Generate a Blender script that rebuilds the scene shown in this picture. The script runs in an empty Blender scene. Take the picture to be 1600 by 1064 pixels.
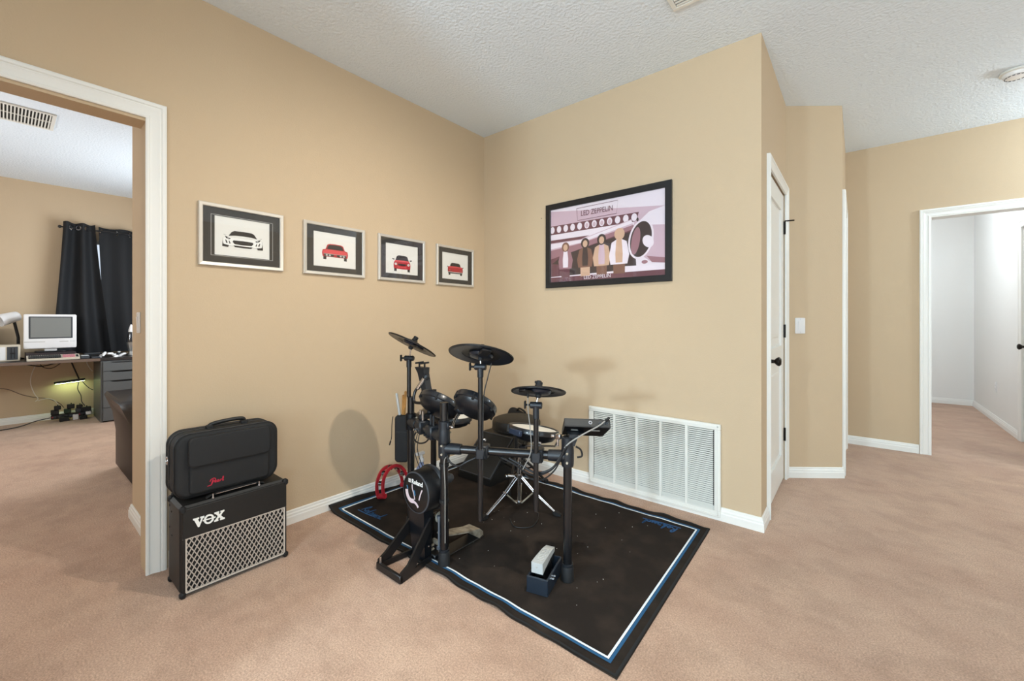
import bpy, bmesh, math, random
from mathutils import Vector, Matrix
random.seed(7)
PI = math.pi
SC = bpy.context.scene
COL = SC.collection

# ------------------------------------------------------------------ camera
cam_d = bpy.data.cameras.new('camera')
cam = bpy.data.objects.new('camera', cam_d)
COL.objects.link(cam)
cam_d.sensor_fit = 'HORIZONTAL'
cam_d.sensor_width = 36.0
cam_d.lens = 36.0 * 655.0 / 1600.0
cam_d.shift_y = -32.0 / 1600.0
cam_d.clip_start = 0.05
cam.location = (2.498, -2.648, 1.16)
cam.rotation_euler = (PI / 2, 0, math.radians(39.5))
SC.camera = cam

# ------------------------------------------------------------------ view + world
vs = SC.view_settings
vs.view_transform = 'Standard'
vs.look = 'None'
vs.gamma = 1.0
vs.exposure = 0.15
vs.use_curve_mapping = False
world = bpy.data.worlds.new('world')
SC.world = world
world.use_nodes = True
bg = world.node_tree.nodes['Background']
bg.inputs[0].default_value = (0.75, 0.86, 1.0, 1)
bg.inputs[1].default_value = 1.0


def light(name, kind, loc, power, color=(1, 1, 1), size=0.1, size_y=None, rot=(0, 0, 0), spread=None):
    d = bpy.data.lights.new(name, kind)
    d.energy = power
    d.color = color
    if kind == 'AREA':
        d.size = size
        if size_y:
            d.shape = 'RECTANGLE'
            d.size_y = size_y
        else:
            d.shape = 'DISK'
        if spread:
            d.spread = spread
    else:
        d.shadow_soft_size = size
    o = bpy.data.objects.new(name, d)
    o.location = loc
    o.rotation_euler = rot
    COL.objects.link(o)
    return o


DAY = (0.63, 0.84, 1.0)
# fill light from added, unseen windows of the rear hall and side wall
light('window_fill', 'AREA', (3.6, -6.45, 1.5), 128, DAY, 2.6, 1.5, (-PI / 2, 0, PI))
light('window_fill_side', 'AREA', (5.55, -2.3, 1.5), 12, DAY, 2.4, 1.5, (0, PI / 2, 0))
# adjustable ceiling spot just above the frame, aimed at the drums and the tan wall
sp_ = light('ceiling_spot_bulb', 'SPOT', (2.11, -1.265, 2.67), 116, (1.0, 0.93, 0.82), 0.035)
sp_.data.spot_size = math.radians(104)
sp_.data.spot_blend = 1.0
sp_.rotation_euler = Vector((-1.90, 0.06, -2.15)).to_track_quat('-Z', 'Y').to_euler()
# added, unseen floor lamps: flash stand-in in the rear hall, fill near the camera
light('added_floor_lamp_bulb', 'POINT', (1.56, -4.8, 1.45), 260, DAY, 0.09)
light('globe_fill_light', 'POINT', (3.75, -3.5, 1.15), 66, DAY, 0.20)
# ceiling lamps of the hall and the white room, added unseen window and floor lamp to fill the desk room
light('hall_lamp_bulb', 'POINT', (4.35, 1.95, 2.30), 52, (0.74, 0.89, 1.0), 0.12)
light('office_window_fill', 'AREA', (-3.1, -0.975, 1.55), 42, (0.84, 0.93, 1.0), 1.6, 1.3, (-PI / 2, 0, 0))
light('office_fill_light', 'POINT', (-2.2, -4.0, 1.62), 62, (0.86, 0.94, 1.0), 0.12)
light('white_room_bulb', 'POINT', (2.75, 3.9, 2.30), 38, (0.86, 0.93, 1.0), 0.15)


# ------------------------------------------------------------------ materials
def lin(c):
    if isinstance(c, str):
        c = tuple(int(c[i:i + 2], 16) / 255 for i in (0, 2, 4))
    return tuple((x / 12.92 if x <= 0.04045 else ((x + 0.055) / 1.055) ** 2.4) for x in c) + (1.0,)


MATS = {}


def mat(name, col, rough=0.5, metal=0.0, bump=None, var=None, coat=0.0, spec=0.5, emit=None, estr=0.0):
    """bump=(scale,strength,distance)  var=(scale,colour2,lo,hi)"""
    if name in MATS:
        return MATS[name]
    m = bpy.data.materials.new(name)
    m.use_nodes = True
    nt = m.node_tree
    b = nt.nodes['Principled BSDF']
    b.inputs['Base Color'].default_value = lin(col)
    b.inputs['Roughness'].default_value = rough
    b.inputs['Metallic'].default_value = metal
    b.inputs['Specular IOR Level'].default_value = spec
    b.inputs['Coat Weight'].default_value = coat
    b.inputs['Coat Roughness'].default_value = 0.05
    if emit:
        b.inputs['Emission Color'].default_value = lin(emit)
        b.inputs['Emission Strength'].default_value = estr
    if bump or var:
        tc = nt.nodes.new('ShaderNodeTexCoord')
    if bump:
        n = nt.nodes.new('ShaderNodeTexNoise')
        n.inputs['Scale'].default_value = bump[0]
        n.inputs['Detail'].default_value = 4
        nt.links.new(tc.outputs['Object'], n.inputs['Vector'])
        bp = nt.nodes.new('ShaderNodeBump')
        bp.inputs['Strength'].default_value = bump[1]
        bp.inputs['Distance'].default_value = bump[2]
        nt.links.new(n.outputs['Fac'], bp.inputs['Height'])
        nt.links.new(bp.outputs['Normal'], b.inputs['Normal'])
    if var:
        n = nt.nodes.new('ShaderNodeTexNoise')
        n.inputs['Scale'].default_value = var[0]
        n.inputs['Detail'].default_value = 5
        nt.links.new(tc.outputs['Object'], n.inputs['Vector'])
        r = nt.nodes.new('ShaderNodeValToRGB')
        r.color_ramp.elements[0].position = var[2]
        r.color_ramp.elements[1].position = var[3]
        r.color_ramp.elements[0].color = lin(col)
        r.color_ramp.elements[1].color = lin(var[1])
        nt.links.new(n.outputs['Fac'], r.inputs['Fac'])
        nt.links.new(r.outputs['Color'], b.inputs['Base Color'])
    MATS[name] = m
    return m


def carpet_mat():
    m = bpy.data.materials.new('carpet')
    m.use_nodes = True
    nt = m.node_tree
    N = nt.nodes.new
    L = nt.links.new
    b = nt.nodes['Principled BSDF']
    b.inputs['Roughness'].default_value = 0.95
    b.inputs['Specular IOR Level'].default_value = 0.1
    b.inputs['Sheen Weight'].default_value = 0.25
    tc = N('ShaderNodeTexCoord')

    def noise(scale, detail, stretch=None):
        n = N('ShaderNodeTexNoise')
        n.inputs['Scale'].default_value = scale
        n.inputs['Detail'].default_value = detail
        n.inputs['Roughness'].default_value = 0.65
        if stretch:
            mp = N('ShaderNodeMapping')
            mp.inputs['Rotation'].default_value = (0, 0, stretch[0])
            mp.inputs['Scale'].default_value = (stretch[1], stretch[2], 1)
            L(tc.outputs['Object'], mp.inputs['Vector'])
            L(mp.outputs['Vector'], n.inputs['Vector'])
        else:
            L(tc.outputs['Object'], n.inputs['Vector'])
        return n

    def ramp(src, c0, c1, p0, p1):
        r = N('ShaderNodeValToRGB')
        r.color_ramp.elements[0].position = p0
        r.color_ramp.elements[1].position = p1
        r.color_ramp.elements[0].color = c0
        r.color_ramp.elements[1].color = c1
        L(src.outputs['Fac'], r.inputs['Fac'])
        return r

    def mul(a, bb, f=1.0):
        x = N('ShaderNodeMix')
        x.data_type = 'RGBA'
        x.blend_type = 'MULTIPLY'
        x.inputs[0].default_value = f
        L(a.outputs[0] if a.bl_idname != 'ShaderNodeMix' else a.outputs[2], x.inputs[6])
        L(bb.outputs[0], x.inputs[7])
        return x

    base = ramp(noise(2.2, 4), lin(CARPET_A), lin(CARPET_B), 0.35, 0.65)
    nap = ramp(noise(4.5, 6, (0.9, 1.0, 1.5)), (0.88, 0.87, 0.86, 1), (1, 1, 1, 1), 0.40, 0.54)
    tuft = ramp(noise(170, 5), (0.60, 0.57, 0.55, 1), (1.20, 1.20, 1.20, 1), 0.32, 0.68)
    m1 = mul(base, nap)
    m2 = mul(m1, tuft)
    L(m2.outputs[2], b.inputs['Base Color'])
    n = noise(330, 3)
    bp = N('ShaderNodeBump')
    bp.inputs['Strength'].default_value = 0.45
    bp.inputs['Distance'].default_value = 0.004
    L(n.outputs['Fac'], bp.inputs['Height'])
    L(bp.outputs['Normal'], b.inputs['Normal'])
    return m


def glass_mat():
    m = bpy.data.materials.new('picture_glass')
    m.use_nodes = True
    nt = m.node_tree
    nt.nodes.remove(nt.nodes['Principled BSDF'])
    out = nt.nodes['Material Output']
    t = nt.nodes.new('ShaderNodeBsdfTransparent')
    g = nt.nodes.new('ShaderNodeBsdfGlossy')
    g.inputs['Roughness'].default_value = 0.02
    lw = nt.nodes.new('ShaderNodeLayerWeight')
    lw.inputs['Blend'].default_value = 0.5
    pw_ = nt.nodes.new('ShaderNodeMath')
    pw_.operation = 'POWER'
    pw_.inputs[1].default_value = 5.0
    nt.links.new(lw.outputs['Facing'], pw_.inputs[0])
    f = nt.nodes.new('ShaderNodeMath')
    f.operation = 'MULTIPLY_ADD'
    f.inputs[1].default_value = 0.96
    f.inputs[2].default_value = 0.04
    nt.links.new(pw_.outputs[0], f.inputs[0])
    mx = nt.nodes.new('ShaderNodeMixShader')
    nt.links.new(f.outputs[0], mx.inputs[0])
    nt.links.new(t.outputs[0], mx.inputs[1])
    nt.links.new(g.outputs[0], mx.inputs[2])
    nt.links.new(mx.outputs[0], out.inputs['Surface'])
    return m


WALL = 'C9B294'
CARPET_A = 'BE9980'
CARPET_B = 'CEAB91'
M_wall = mat('tan_wall_paint', WALL, 0.75, bump=(170, 0.22, 0.004), spec=0.25)
M_white_wall = mat('white_wall_paint', 'E9E7E2', 0.75, bump=(170, 0.2, 0.004), spec=0.25)
M_ceil = mat('ceiling_paint', 'E8F0F7', 0.85, bump=(60, 0.7, 0.010), spec=0.2)
M_trim = mat('white_trim_paint', 'ECEAE4', 0.38)
M_carpet = carpet_mat()
M_glass = glass_mat()
M_blk = mat('black_plastic', '0F0F11', 0.42)
M_blk_gloss = mat('black_gloss', '121316', 0.22, coat=0.3)
M_tube = mat('black_rack_tube', '101114', 0.30, coat=0.25)
M_joint = mat('dark_joint_plastic', '161A20', 0.45)
M_rubber = mat('black_rubber', '0C0C0E', 0.7)
M_pad = mat('cymbal_rubber', '131415', 0.38, bump=(300, 0.1, 0.001))
M_under = mat('cymbal_underside', '161C27', 0.32)
M_chrome = mat('chrome', 'C9C9CC', 0.18, 1.0)
M_steel = mat('worn_steel', 'C4BBAA', 0.4, 0.55, var=(25, '8D8474', 0.4, 0.65))
M_mesh = mat('white_mesh_head', 'E8E5DC', 0.7)
M_greyplastic = mat('grey_plastic', '3A3D42', 0.5)
M_cable = mat('black_cable', '151517', 0.5)
M_cable_grey = mat('grey_cable', '8E8A84', 0.5)
M_cable_white = mat('white_cable', 'D8D0C4', 0.5)
M_leather = mat('dark_brown_leather', '2A221E', 0.42, bump=(120, 0.2, 0.002))
M_vinyl = mat('black_vinyl', '131211', 0.5, bump=(420, 0.35, 0.002))
M_nylon = mat('black_nylon', '171718', 0.75, bump=(600, 0.3, 0.001))
M_nylon2 = mat('black_piping', '111112', 0.5)
M_red = mat('red_plastic', 'A8222E', 0.35)
M_redprint = mat('red_embroidery', 'B81E38', 0.7)
M_white_print = mat('white_print', 'EDEAE4', 0.6)
M_silver = mat('silver_plastic', 'C9CCCB', 0.4, 0.2)
M_wood = mat('hickory', 'B5813F', 0.45, var=(30, '8F6230', 0.4, 0.7))
M_rug = mat('black_rug', '2A2420', 0.95, bump=(350, 0.5, 0.002), var=(6, '3A312A', 0.45, 0.75), spec=0.1)
M_rug_edge = mat('rug_binding', '1C1C1C', 0.85)
M_rug_white = mat('rug_white_line', 'E9EEF0', 0.8)
M_rug_blue = mat('rug_blue_line', '1F567E', 0.85)
M_rug_logo = mat('rug_blue_script', '27527E', 0.85)
M_white_metal = mat('white_enamel', 'E6E4DC', 0.4)
M_dark = mat('dark_void', '23211F', 0.8)
M_curtain = mat('black_curtain', '101216', 0.75, bump=(250, 0.15, 0.001))
M_deskgrey = mat('dark_grey_laminate', '5A5C5C', 0.45)
M_desktop = mat('black_brown_laminate', '2D2826', 0.35)
M_deskedge = mat('desk_edge', '6E5B4E', 0.4)
M_white_pl = mat('white_gloss_plastic', 'E9E7E6', 0.28)
M_beige_pl = mat('beige_plastic', 'CFC4B0', 0.45)
M_screen = mat('grey_screen', '7F807C', 0.35)
M_pink = mat('pink_keys', 'C77F86', 0.5)
M_bronze = mat('dark_bronze', '241E1A', 0.35, 0.7)


# ------------------------------------------------------------------ mesh builder
def frame(o, x, y):
    x = Vector(x).normalized()
    y = Vector(y)
    z = x.cross(y).normalized()
    y = z.cross(x)
    m = Matrix((x, y, z)).transposed().to_4x4()
    m.translation = Vector(o)
    return m


def axis_frame(o, n, hint=(1, 0, 0)):
    n = Vector(n).normalized()
    h = Vector(hint)
    if abs(h.normalized().dot(n)) > 0.95:
        h = Vector((0, 1, 0))
    x = (h - n * h.dot(n)).normalized()
    return frame(o, x, n.cross(x))


def crom(pts, k=6, closed=False):
    P = [Vector(p) for p in pts]
    n = len(P)
    out = []
    rng = n if closed else n - 1
    for i in range(rng):
        a = P[(i - 1) % n] if (closed or i > 0) else P[0] * 2 - P[1]
        b = P[i]
        c = P[(i + 1) % n]
        d = P[(i + 2) % n] if (closed or i + 2 < n) else P[-1] * 2 - P[-2]
        for j in range(k):
            t = j / k
            out.append(0.5 * ((2 * b) + (c - a) * t + (2 * a - 5 * b + 4 * c - d) * t * t + (3 * b - a - 3 * c + d) * t ** 3))
    if not closed:
        out.append(P[-1])
    return out


class MB:
    def __init__(self):
        self.v, self.f, self.m = [], [], []

    def add(self, vs_, fs, M=None, mi=0):
        o = len(self.v)
        for p in vs_:
            p = Vector(p)
            self.v.append(M @ p if M is not None else p)
        for q in fs:
            self.f.append([o + i for i in q])
            self.m.append(mi)
        return self

    def box(self, lo, hi, M=None, b=0.0, mi=0):
        lo = Vector(lo)
        hi = Vector(hi)
        if b <= 0:
            vs_ = [(x, y, z) for x in (lo.x, hi.x) for y in (lo.y, hi.y) for z in (lo.z, hi.z)]
            fs = [(0, 1, 3, 2), (4, 6, 7, 5), (0, 4, 5, 1), (2, 3, 7, 6), (0, 2, 6, 4), (1, 5, 7, 3)]
            return self.add(vs_, fs, M, mi)
        vs_, idx = [], {}
        for i in (0, 1):
            for j in (0, 1):
                for k in (0, 1):
                    c = [(lo, hi)[i].x, (lo, hi)[j].y, (lo, hi)[k].z]
                    s = [(1, -1)[i], (1, -1)[j], (1, -1)[k]]
                    for a in range(3):
                        p = [c[t] + (s[t] * b if t != a else 0) for t in range(3)]
                        idx[(i, j, k, a)] = len(vs_)
                        vs_.append(p)
        fs = []
        for a in range(3):
            o1, o2 = [t for t in range(3) if t != a]
            for s in (0, 1):
                q = []
                for u, w in ((0, 0), (1, 0), (1, 1), (0, 1)):
                    key = [0, 0, 0]
                    key[a] = s
                    key[o1] = u
                    key[o2] = w
                    q.append(idx[(key[0], key[1], key[2], a)])
                fs.append(q)
            for u in (0, 1):
                for w in (0, 1):
                    q = []
                    for s, aa in ((0, o1), (0, o2), (1, o2), (1, o1)):
                        key = [0, 0, 0]
                        key[a] = s
                        key[o1] = u
                        key[o2] = w
                        q.append(idx[(key[0], key[1], key[2], aa)])
                    fs.append(q)
        for i in (0, 1):
            for j in (0, 1):
                for k in (0, 1):
                    fs.append([idx[(i, j, k, a)] for a in range(3)])
        return self.add(vs_, fs, M, mi)

    def lathe(self, prof, M=None, n=32, mi=0, a0=0.0, a1=None):
        vs_, fs = [], []
        full = a1 is None
        cnt = n if full else n + 1
        rings = []
        for r, z in prof:
            if r < 1e-6 and full:
                rings.append([len(vs_)])
                vs_.append((0, 0, z))
            else:
                rg = []
                for i in range(cnt):
                    t = a0 + (2 * PI if full else a1 - a0) * i / n
                    rg.append(len(vs_))
                    vs_.append((r * math.cos(t), r * math.sin(t), z))
                rings.append(rg)
        for a, b in zip(rings, rings[1:]):
            for i in range(n):
                j = (i + 1) % cnt
                if len(a) == 1 and len(b) == 1:
                    continue
                if len(a) == 1:
                    fs.append((a[0], b[i], b[j]))
                elif len(b) == 1:
                    fs.append((a[i], a[j], b[0]))
                else:
                    fs.append((a[i], a[j], b[j], b[i]))
        return self.add(vs_, fs, M, mi)

    def cyl(self, p0, p1, r0, r1=None, n=18, mi=0, bev=0.0):
        p0 = Vector(p0)
        p1 = Vector(p1)
        r1 = r0 if r1 is None else r1
        h = (p1 - p0).length
        M = axis_frame(p0, p1 - p0)
        if bev:
            pr = [(0, 0), (r0 - bev, 0), (r0, bev), (r1, h - bev), (r1 - bev, h), (0, h)]
        else:
            pr = [(0, 0), (r0, 0), (r1, h), (0, h)]
        return self.lathe(pr, M, n, mi)

    def tube(self, pts, r, n=8, closed=False, mi=0, flat=None, up=None):
        P = [Vector(p) for p in pts]
        k = len(P)
        T = []
        for i in range(k):
            if closed:
                t = P[(i + 1) % k] - P[i - 1]
            else:
                t = P[min(i + 1, k - 1)] - P[max(i - 1, 0)]
            T.append(t.normalized())
        h = Vector(up) if up else (Vector((0, 0, 1)) if abs(T[0].z) < 0.9 else Vector((1, 0, 0)))
        vs_, fs = [], []
        rs = r if isinstance(r, (list, tuple)) else [r] * k
        for i in range(k):
            if up:
                h = Vector(up)
            x = (h - T[i] * h.dot(T[i])).normalized()
            y = T[i].cross(x)
            if not up:
                h = x
            for j in range(n):
                a = 2 * PI * j / n
                vs_.append(P[i] + x * math.cos(a) * rs[i] * (flat if flat else 1) + y * math.sin(a) * rs[i])
        rng = k if closed else k - 1
        for i in range(rng):
            for j in range(n):
                a = i * n + j
                b_ = i * n + (j + 1) % n
                c = ((i + 1) % k) * n + (j + 1) % n
                d = ((i + 1) % k) * n + j
                fs.append((a, b_, c, d))
        if not closed:
            fs.append(tuple(range(n))[::-1])
            fs.append(tuple((k - 1) * n + j for j in range(n)))
        return self.add(vs_, fs, None, mi)

    def prism(self, poly, z0, z1, M=None, mi=0):
        n = len(poly)
        vs_ = [(p[0], p[1], z0) for p in poly] + [(p[0], p[1], z1) for p in poly]
        fs = [tuple(range(n))[::-1], tuple(range(n, 2 * n))]
        fs += [(i, (i + 1) % n, n + (i + 1) % n, n + i) for i in range(n)]
        return self.add(vs_, fs, M, mi)

    def flat(self, poly, z, M=None, mi=0):
        return self.add([(p[0], p[1], z) for p in poly], [tuple(range(len(poly)))], M, mi)

    def loft(self, loops, M=None, mi=0, caps=True):
        n = len(loops[0])
        vs_ = [p for l in loops for p in l]
        fs = []
        for a in range(len(loops) - 1):
            for i in range(n):
                j = (i + 1) % n
                fs.append((a * n + i, a * n + j, (a + 1) * n + j, (a + 1) * n + i))
        if caps:
            fs.append(tuple(range(n))[::-1])
            fs.append(tuple((len(loops) - 1) * n + i for i in range(n)))
        return self.add(vs_, fs, M, mi)

    def ribbon(self, pts, w, z, M=None, mi=0, h=0.0006):
        """flat stroke in local XY"""
        P = [Vector((p[0], p[1])) for p in pts]
        k = len(P)
        Lf, Rt = [], []
        for i in range(k):
            t = (P[min(i + 1, k - 1)] - P[max(i - 1, 0)])
            if t.length < 1e-9:
                t = Vector((1, 0))
            t.normalize()
            nn = Vector((-t.y, t.x)) * w / 2
            Lf.append(P[i] + nn)
            Rt.append(P[i] - nn)
        vs_, fs = [], []
        for i in range(k):
            vs_ += [(Lf[i].x, Lf[i].y, z + h), (Rt[i].x, Rt[i].y, z + h), (Lf[i].x, Lf[i].y, z), (Rt[i].x, Rt[i].y, z)]
        for i in range(k - 1):
            a, b = 4 * i, 4 * i + 4
            fs += [(a, a + 1, b + 1, b), (a + 2, b + 2, b + 3, a + 3), (a, b, b + 2, a + 2), (a + 1, a + 3, b + 3, b + 1)]
        fs += [(0, 2, 3, 1), (4 * k - 4, 4 * k - 3, 4 * k - 1, 4 * k - 2)]
        return self.add(vs_, fs, M, mi)

    def build(self, name, mats, parent=None, loc=None, smooth=True, angle=38, recalc=True):
        off = Vector((0, 0, 0))
        p = parent
        while p is not None:
            off += p.location
            p = p.parent
        if parent is None and loc is not None:
            off = Vector(loc)
        me = bpy.data.meshes.new(name)
        me.from_pydata([v - off for v in self.v], [], self.f)
        if not isinstance(mats, (list, tuple)):
            mats = [mats]
        for mm in mats:
            me.materials.append(mm)
        me.polygons.foreach_set('material_index', self.m)
        if recalc:
            bm = bmesh.new()
            bm.from_mesh(me)
            bmesh.ops.recalc_face_normals(bm, faces=bm.faces)
            bm.to_mesh(me)
            bm.free()
        if smooth:
            me.shade_smooth()
            me.set_sharp_from_angle(angle=math.radians(angle))
        me.update()
        o = bpy.data.objects.new(name, me)
        COL.objects.link(o)
        if parent is not None:
            o.parent = parent
        elif loc is not None:
            o.location = loc
        return o


def thing(name, label, cat, loc, group=None):
    o = bpy.data.objects.new(name, None)
    o.empty_display_size = 0.05
    COL.objects.link(o)
    o.location = loc
    return tag(o, label, cat, group)


def tag(o, label, cat, group=None):
    o['label'] = label
    o['category'] = cat
    if group:
        o['group'] = group
    return o


def struct(o, label=None):
    o['kind'] = 'structure'
    if label:
        o['label'] = label
    return o


def rrect(w, h, r, n=6, cx=0.0, cy=0.0):
    out = []
    for sx, sy, a in ((1, 1, 0), (-1, 1, PI / 2), (-1, -1, PI), (1, -1, 1.5 * PI)):
        for i in range(n + 1):
            t = a + PI / 2 * i / n
            out.append((cx + sx * (w / 2 - r) + r * math.cos(t), cy + sy * (h / 2 - r) + r * math.sin(t)))
    return out


def ell(cx, cy, rx, ry, n=20, rot=0.0):
    c, s = math.cos(rot), math.sin(rot)
    return [(cx + rx * math.cos(t) * c - ry * math.sin(t) * s, cy + rx * math.cos(t) * s + ry * math.sin(t) * c)
            for t in [2 * PI * i / n for i in range(n)]]


def pillow(mb, w, h, d, r, bev, M, mi=0, n=6, seg=4):
    """rounded-rectangle slab, soft edges on both faces; local z from 0 to d"""
    loops = []
    for i in range(seg + 1):
        t = PI / 2 * i / seg
        ins = bev * (1 - math.sin(t))
        loops.append([(x, y, bev * (1 - math.cos(t))) for x, y in rrect(w - 2 * ins, h - 2 * ins, max(r - ins, 0.001), n)])
    top = [[(x, y, d - z) for x, y, z in l] for l in loops][::-1]
    mb.loft(loops + top, M, mi)
    return mb


def text(name, body, size, M, mt, parent, extr=0.0005, bold=0.0, align='CENTER', sx=1.0):
    cu = bpy.data.curves.new('txt', 'FONT')
    cu.body = body
    cu.size = size
    cu.extrude = extr
    cu.offset = bold
    cu.align_x = align
    cu.align_y = 'CENTER'
    cu.resolution_u = 3
    ob = bpy.data.objects.new('txt', cu)
    COL.objects.link(ob)
    bpy.context.view_layer.update()
    me = bpy.data.meshes.new_from_object(ob.evaluated_get(bpy.context.evaluated_depsgraph_get()))
    mb = MB()
    mb.add([(v.co.x * sx, v.co.y, v.co.z) for v in me.vertices], [tuple(p.vertices) for p in me.polygons], M)
    bpy.data.objects.remove(ob)
    bpy.data.curves.remove(cu)
    bpy.data.meshes.remove(me)
    return mb.build(name, mt, parent, smooth=False, recalc=False)

# ================================================================== STRUCTURE
H = 2.74


def boxes(name, lst, mt, label=None):
    mb = MB()
    for lo, hi in lst:
        mb.box(lo, hi)
    return struct(mb.build(name, mt, loc=lst[0][0], smooth=False), label)


fl = boxes('floor', [((-4.9, -6.62, -0.1), (5.72, 5.8, 0))], M_carpet, 'beige cut pile carpet')
boxes('ceiling', [((-4.9, -6.62, H), (5.72, 5.8, H + 0.12))], M_ceil)
boxes('wall_left', [((-0.12, -5.1, 0), (0, -3.16, H)), ((-0.12, -3.16, 2.065), (0, -2.235, H)), ((-0.12, -2.235, 0), (0, 0.12, H))], M_wall)
boxes('wall_back', [((0, 0, 0), (2.09, 0.12, H))], M_wall)
boxes('wall_closet', [((1.97, 0.12, 0), (2.09, 0.235, H)), ((1.97, 0.235, 2.075), (2.09, 0.975, H)), ((1.97, 0.975, 0), (2.09, 1.03, H))], M_wall)
mb = MB()
mb.prism([(2.09, 1.03), (2.41, 1.28), (2.336, 1.375), (1.97, 1.125), (1.97, 1.03)], 0, H)
struct(mb.build('wall_angled', M_wall, loc=(2.09, 1.03, 0), smooth=False))
boxes('wall_passage', [((2.29, 1.34, 0), (2.41, 1.395, H)), ((2.29, 1.395, 2.075), (2.41, 2.155, H)), ((2.29, 2.155, 0), (2.41, 2.42, H)), ((2.37, 1.28, 0), (2.41, 1.34, H))], M_wall)
boxes('wall_far', [((2.29, 2.42, 0), (2.975, 2.54, H)), ((2.975, 2.42, 2.05), (3.66, 2.54, H)), ((3.66, 2.42, 0), (5.72, 2.54, H))], M_wall)
boxes('wall_far_room_back', [((1.9, 5.68, 0), (3.83, 5.8, H))], M_white_wall)
boxes('wall_far_room_right', [((3.71, 2.54, 0), (3.83, 2.77, H)), ((3.71, 2.77, 2.05), (3.83, 3.52, H)), ((3.71, 3.52, 0), (3.83, 5.68, H))], M_white_wall)
boxes('wall_far_room_left', [((1.9, 2.54, 0), (2.02, 5.68, H))], M_white_wall)
boxes('wall_corner_behind_camera', [((0, -3.52, 0), (1.22, -3.4, H))], M_wall)
boxes('wall_hall_left', [((1.1, -6.5, 0), (1.22, -3.52, H))], M_wall)
boxes('wall_rear', [((1.1, -6.62, 0), (2.3, -6.5, H)), ((2.3, -6.62, 0), (4.9, -6.5, 0.75)), ((2.3, -6.62, 2.25), (4.9, -6.5, H)), ((4.9, -6.62, 0), (5.72, -6.5, H))], M_wall)
boxes('wall_right', [((5.6, -6.5, 0), (5.72, -3.5, H)), ((5.6, -3.5, 0), (5.72, -1.1, 0.75)), ((5.6, -3.5, 2.25), (5.72, -1.1, H)), ((5.6, -1.1, 0), (5.72, 2.42, H))], M_wall)
boxes('wall_office_side', [((-0.80, -2.165, 0), (-0.12, -2.05, H))], M_wall)
boxes('wall_office_back', [((-4.89, -5.1, 0), (-4.77, -2.05, H)), ((-4.89, -2.05, 0), (-4.77, -1.05, 0.95)), ((-4.89, -2.05, 2.15), (-4.77, -1.05, H)), ((-4.89, -1.05, 0), (-4.77, -0.8, H))], M_wall)
boxes('wall_office_left', [((-4.77, -5.1, 0), (-0.12, -5.0, H))], M_wall)
boxes('wall_office_right', [((-4.77, -0.92, 0), (-3.9, -0.8, H)), ((-3.9, -0.92, 0), (-2.3, -0.8, 0.9)), ((-3.9, -0.92, 2.2), (-2.3, -0.8, H)), ((-2.3, -0.92, 0), (-0.12, -0.8, H))], M_wall)


# ---- windows (one behind the office curtain, the others added unseen for fill light)
def window(name, M, w, h):
    root = bpy.data.objects.new(name, None)
    COL.objects.link(root)
    root.location = M.translation
    struct(root)
    mb = MB()
    t = 0.05
    for lo, hi in (((0, 0, 0), (w, t, 0.06)), ((0, h - t, 0), (w, h, 0.06)), ((0, t, 0), (t, h - t, 0.06)), ((w - t, t, 0), (w, h - t, 0.06)),
                   ((w / 2 - 0.02, t, 0.01), (w / 2 + 0.02, h - t, 0.05))):
        mb.box(lo, hi, M)
    mb.build('window_frame', M_white_metal, root, smooth=False)
    for x0, x1 in ((t, w / 2 - 0.02), (w / 2 + 0.02, w - t)):
        MB().box((x0, t, 0.027), (x1, h - t, 0.033), M).build('pane', M_glass, root, smooth=False)


window('added_window_1', frame((2.3, -6.6, 0.75), (1, 0, 0), (0, 0, 1)), 2.6, 1.5)
window('added_window_2', frame((5.7, -3.5, 0.75), (0, 1, 0), (0, 0, 1)), 2.4, 1.5)
window('added_window_4', frame((-2.3, -0.82, 0.9), (-1, 0, 0), (0, 0, 1)), 1.6, 1.3)
window('window_3', frame((-4.86, -2.05, 0.95), (0, 1, 0), (0, 0, 1)), 1.0, 1.2)

# ---- casings
CAS = [(0.0, 0.0), (0.0, 0.010), (0.006, 0.013), (0.012, 0.013), (0.015, 0.010), (0.022, 0.010), (0.038, 0.014), (0.048, 0.018),
       (0.054, 0.016), (0.058, 0.020), (0.068, 0.021), (0.074, 0.018), (0.076, 0.0)]


def casing(name, M, w, h, prof=CAS, k=1.0):
    mb = MB()
    path = [((0, 0), (-1, 0)), ((0, h), (-1, 1)), ((w, h), (1, 1)), ((w, 0), (1, 0))]
    loops = []
    for (px, py), (dx, dy) in path:
        loops.append([(px + dx * u * k, py + dy * u * k, t) for u, t in prof])
    mb.loft(loops, M)
    return struct(mb.build(name, M_trim, loc=M.translation, angle=20))


casing('trim_1', frame((0, -3.155, 0), (0, 1, 0), (0, 0, 1)), 0.917, 2.078)
casing('trim_2', frame((2.09, 0.243, 0), (0, 1, 0), (0, 0, 1)), 0.724, 2.067, k=0.85)
casing('trim_3', frame((2.41, 1.398, 0), (0, 1, 0), (0, 0, 1)), 0.75, 2.07, k=0.85)
casing('trim_4', frame((2.98, 2.42, 0), (1, 0, 0), (0, 0, 1)), 0.675, 2.045, k=0.9)
casing('trim_5', frame((3.71, 3.52, 0), (0, -1, 0), (0, 0, 1)), 0.75, 2.045, k=0.85)
# painted jamb lining of the far doorway
boxes('trim_6', [((2.975, 2.41, 0), (2.987, 2.55, 2.05)), ((2.987, 2.41, 2.04), (3.66, 2.55, 2.05)), ((3.648, 2.41, 0), (3.66, 2.55, 2.04))], M_trim)

# ---- baseboards
BB = [(0, 0), (0.016, 0), (0.016, 0.040), (0.013, 0.046), (0.013, 0.056), (0.009, 0.062), (0.008, 0.072), (0.004, 0.076), (0, 0.076)]


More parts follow.
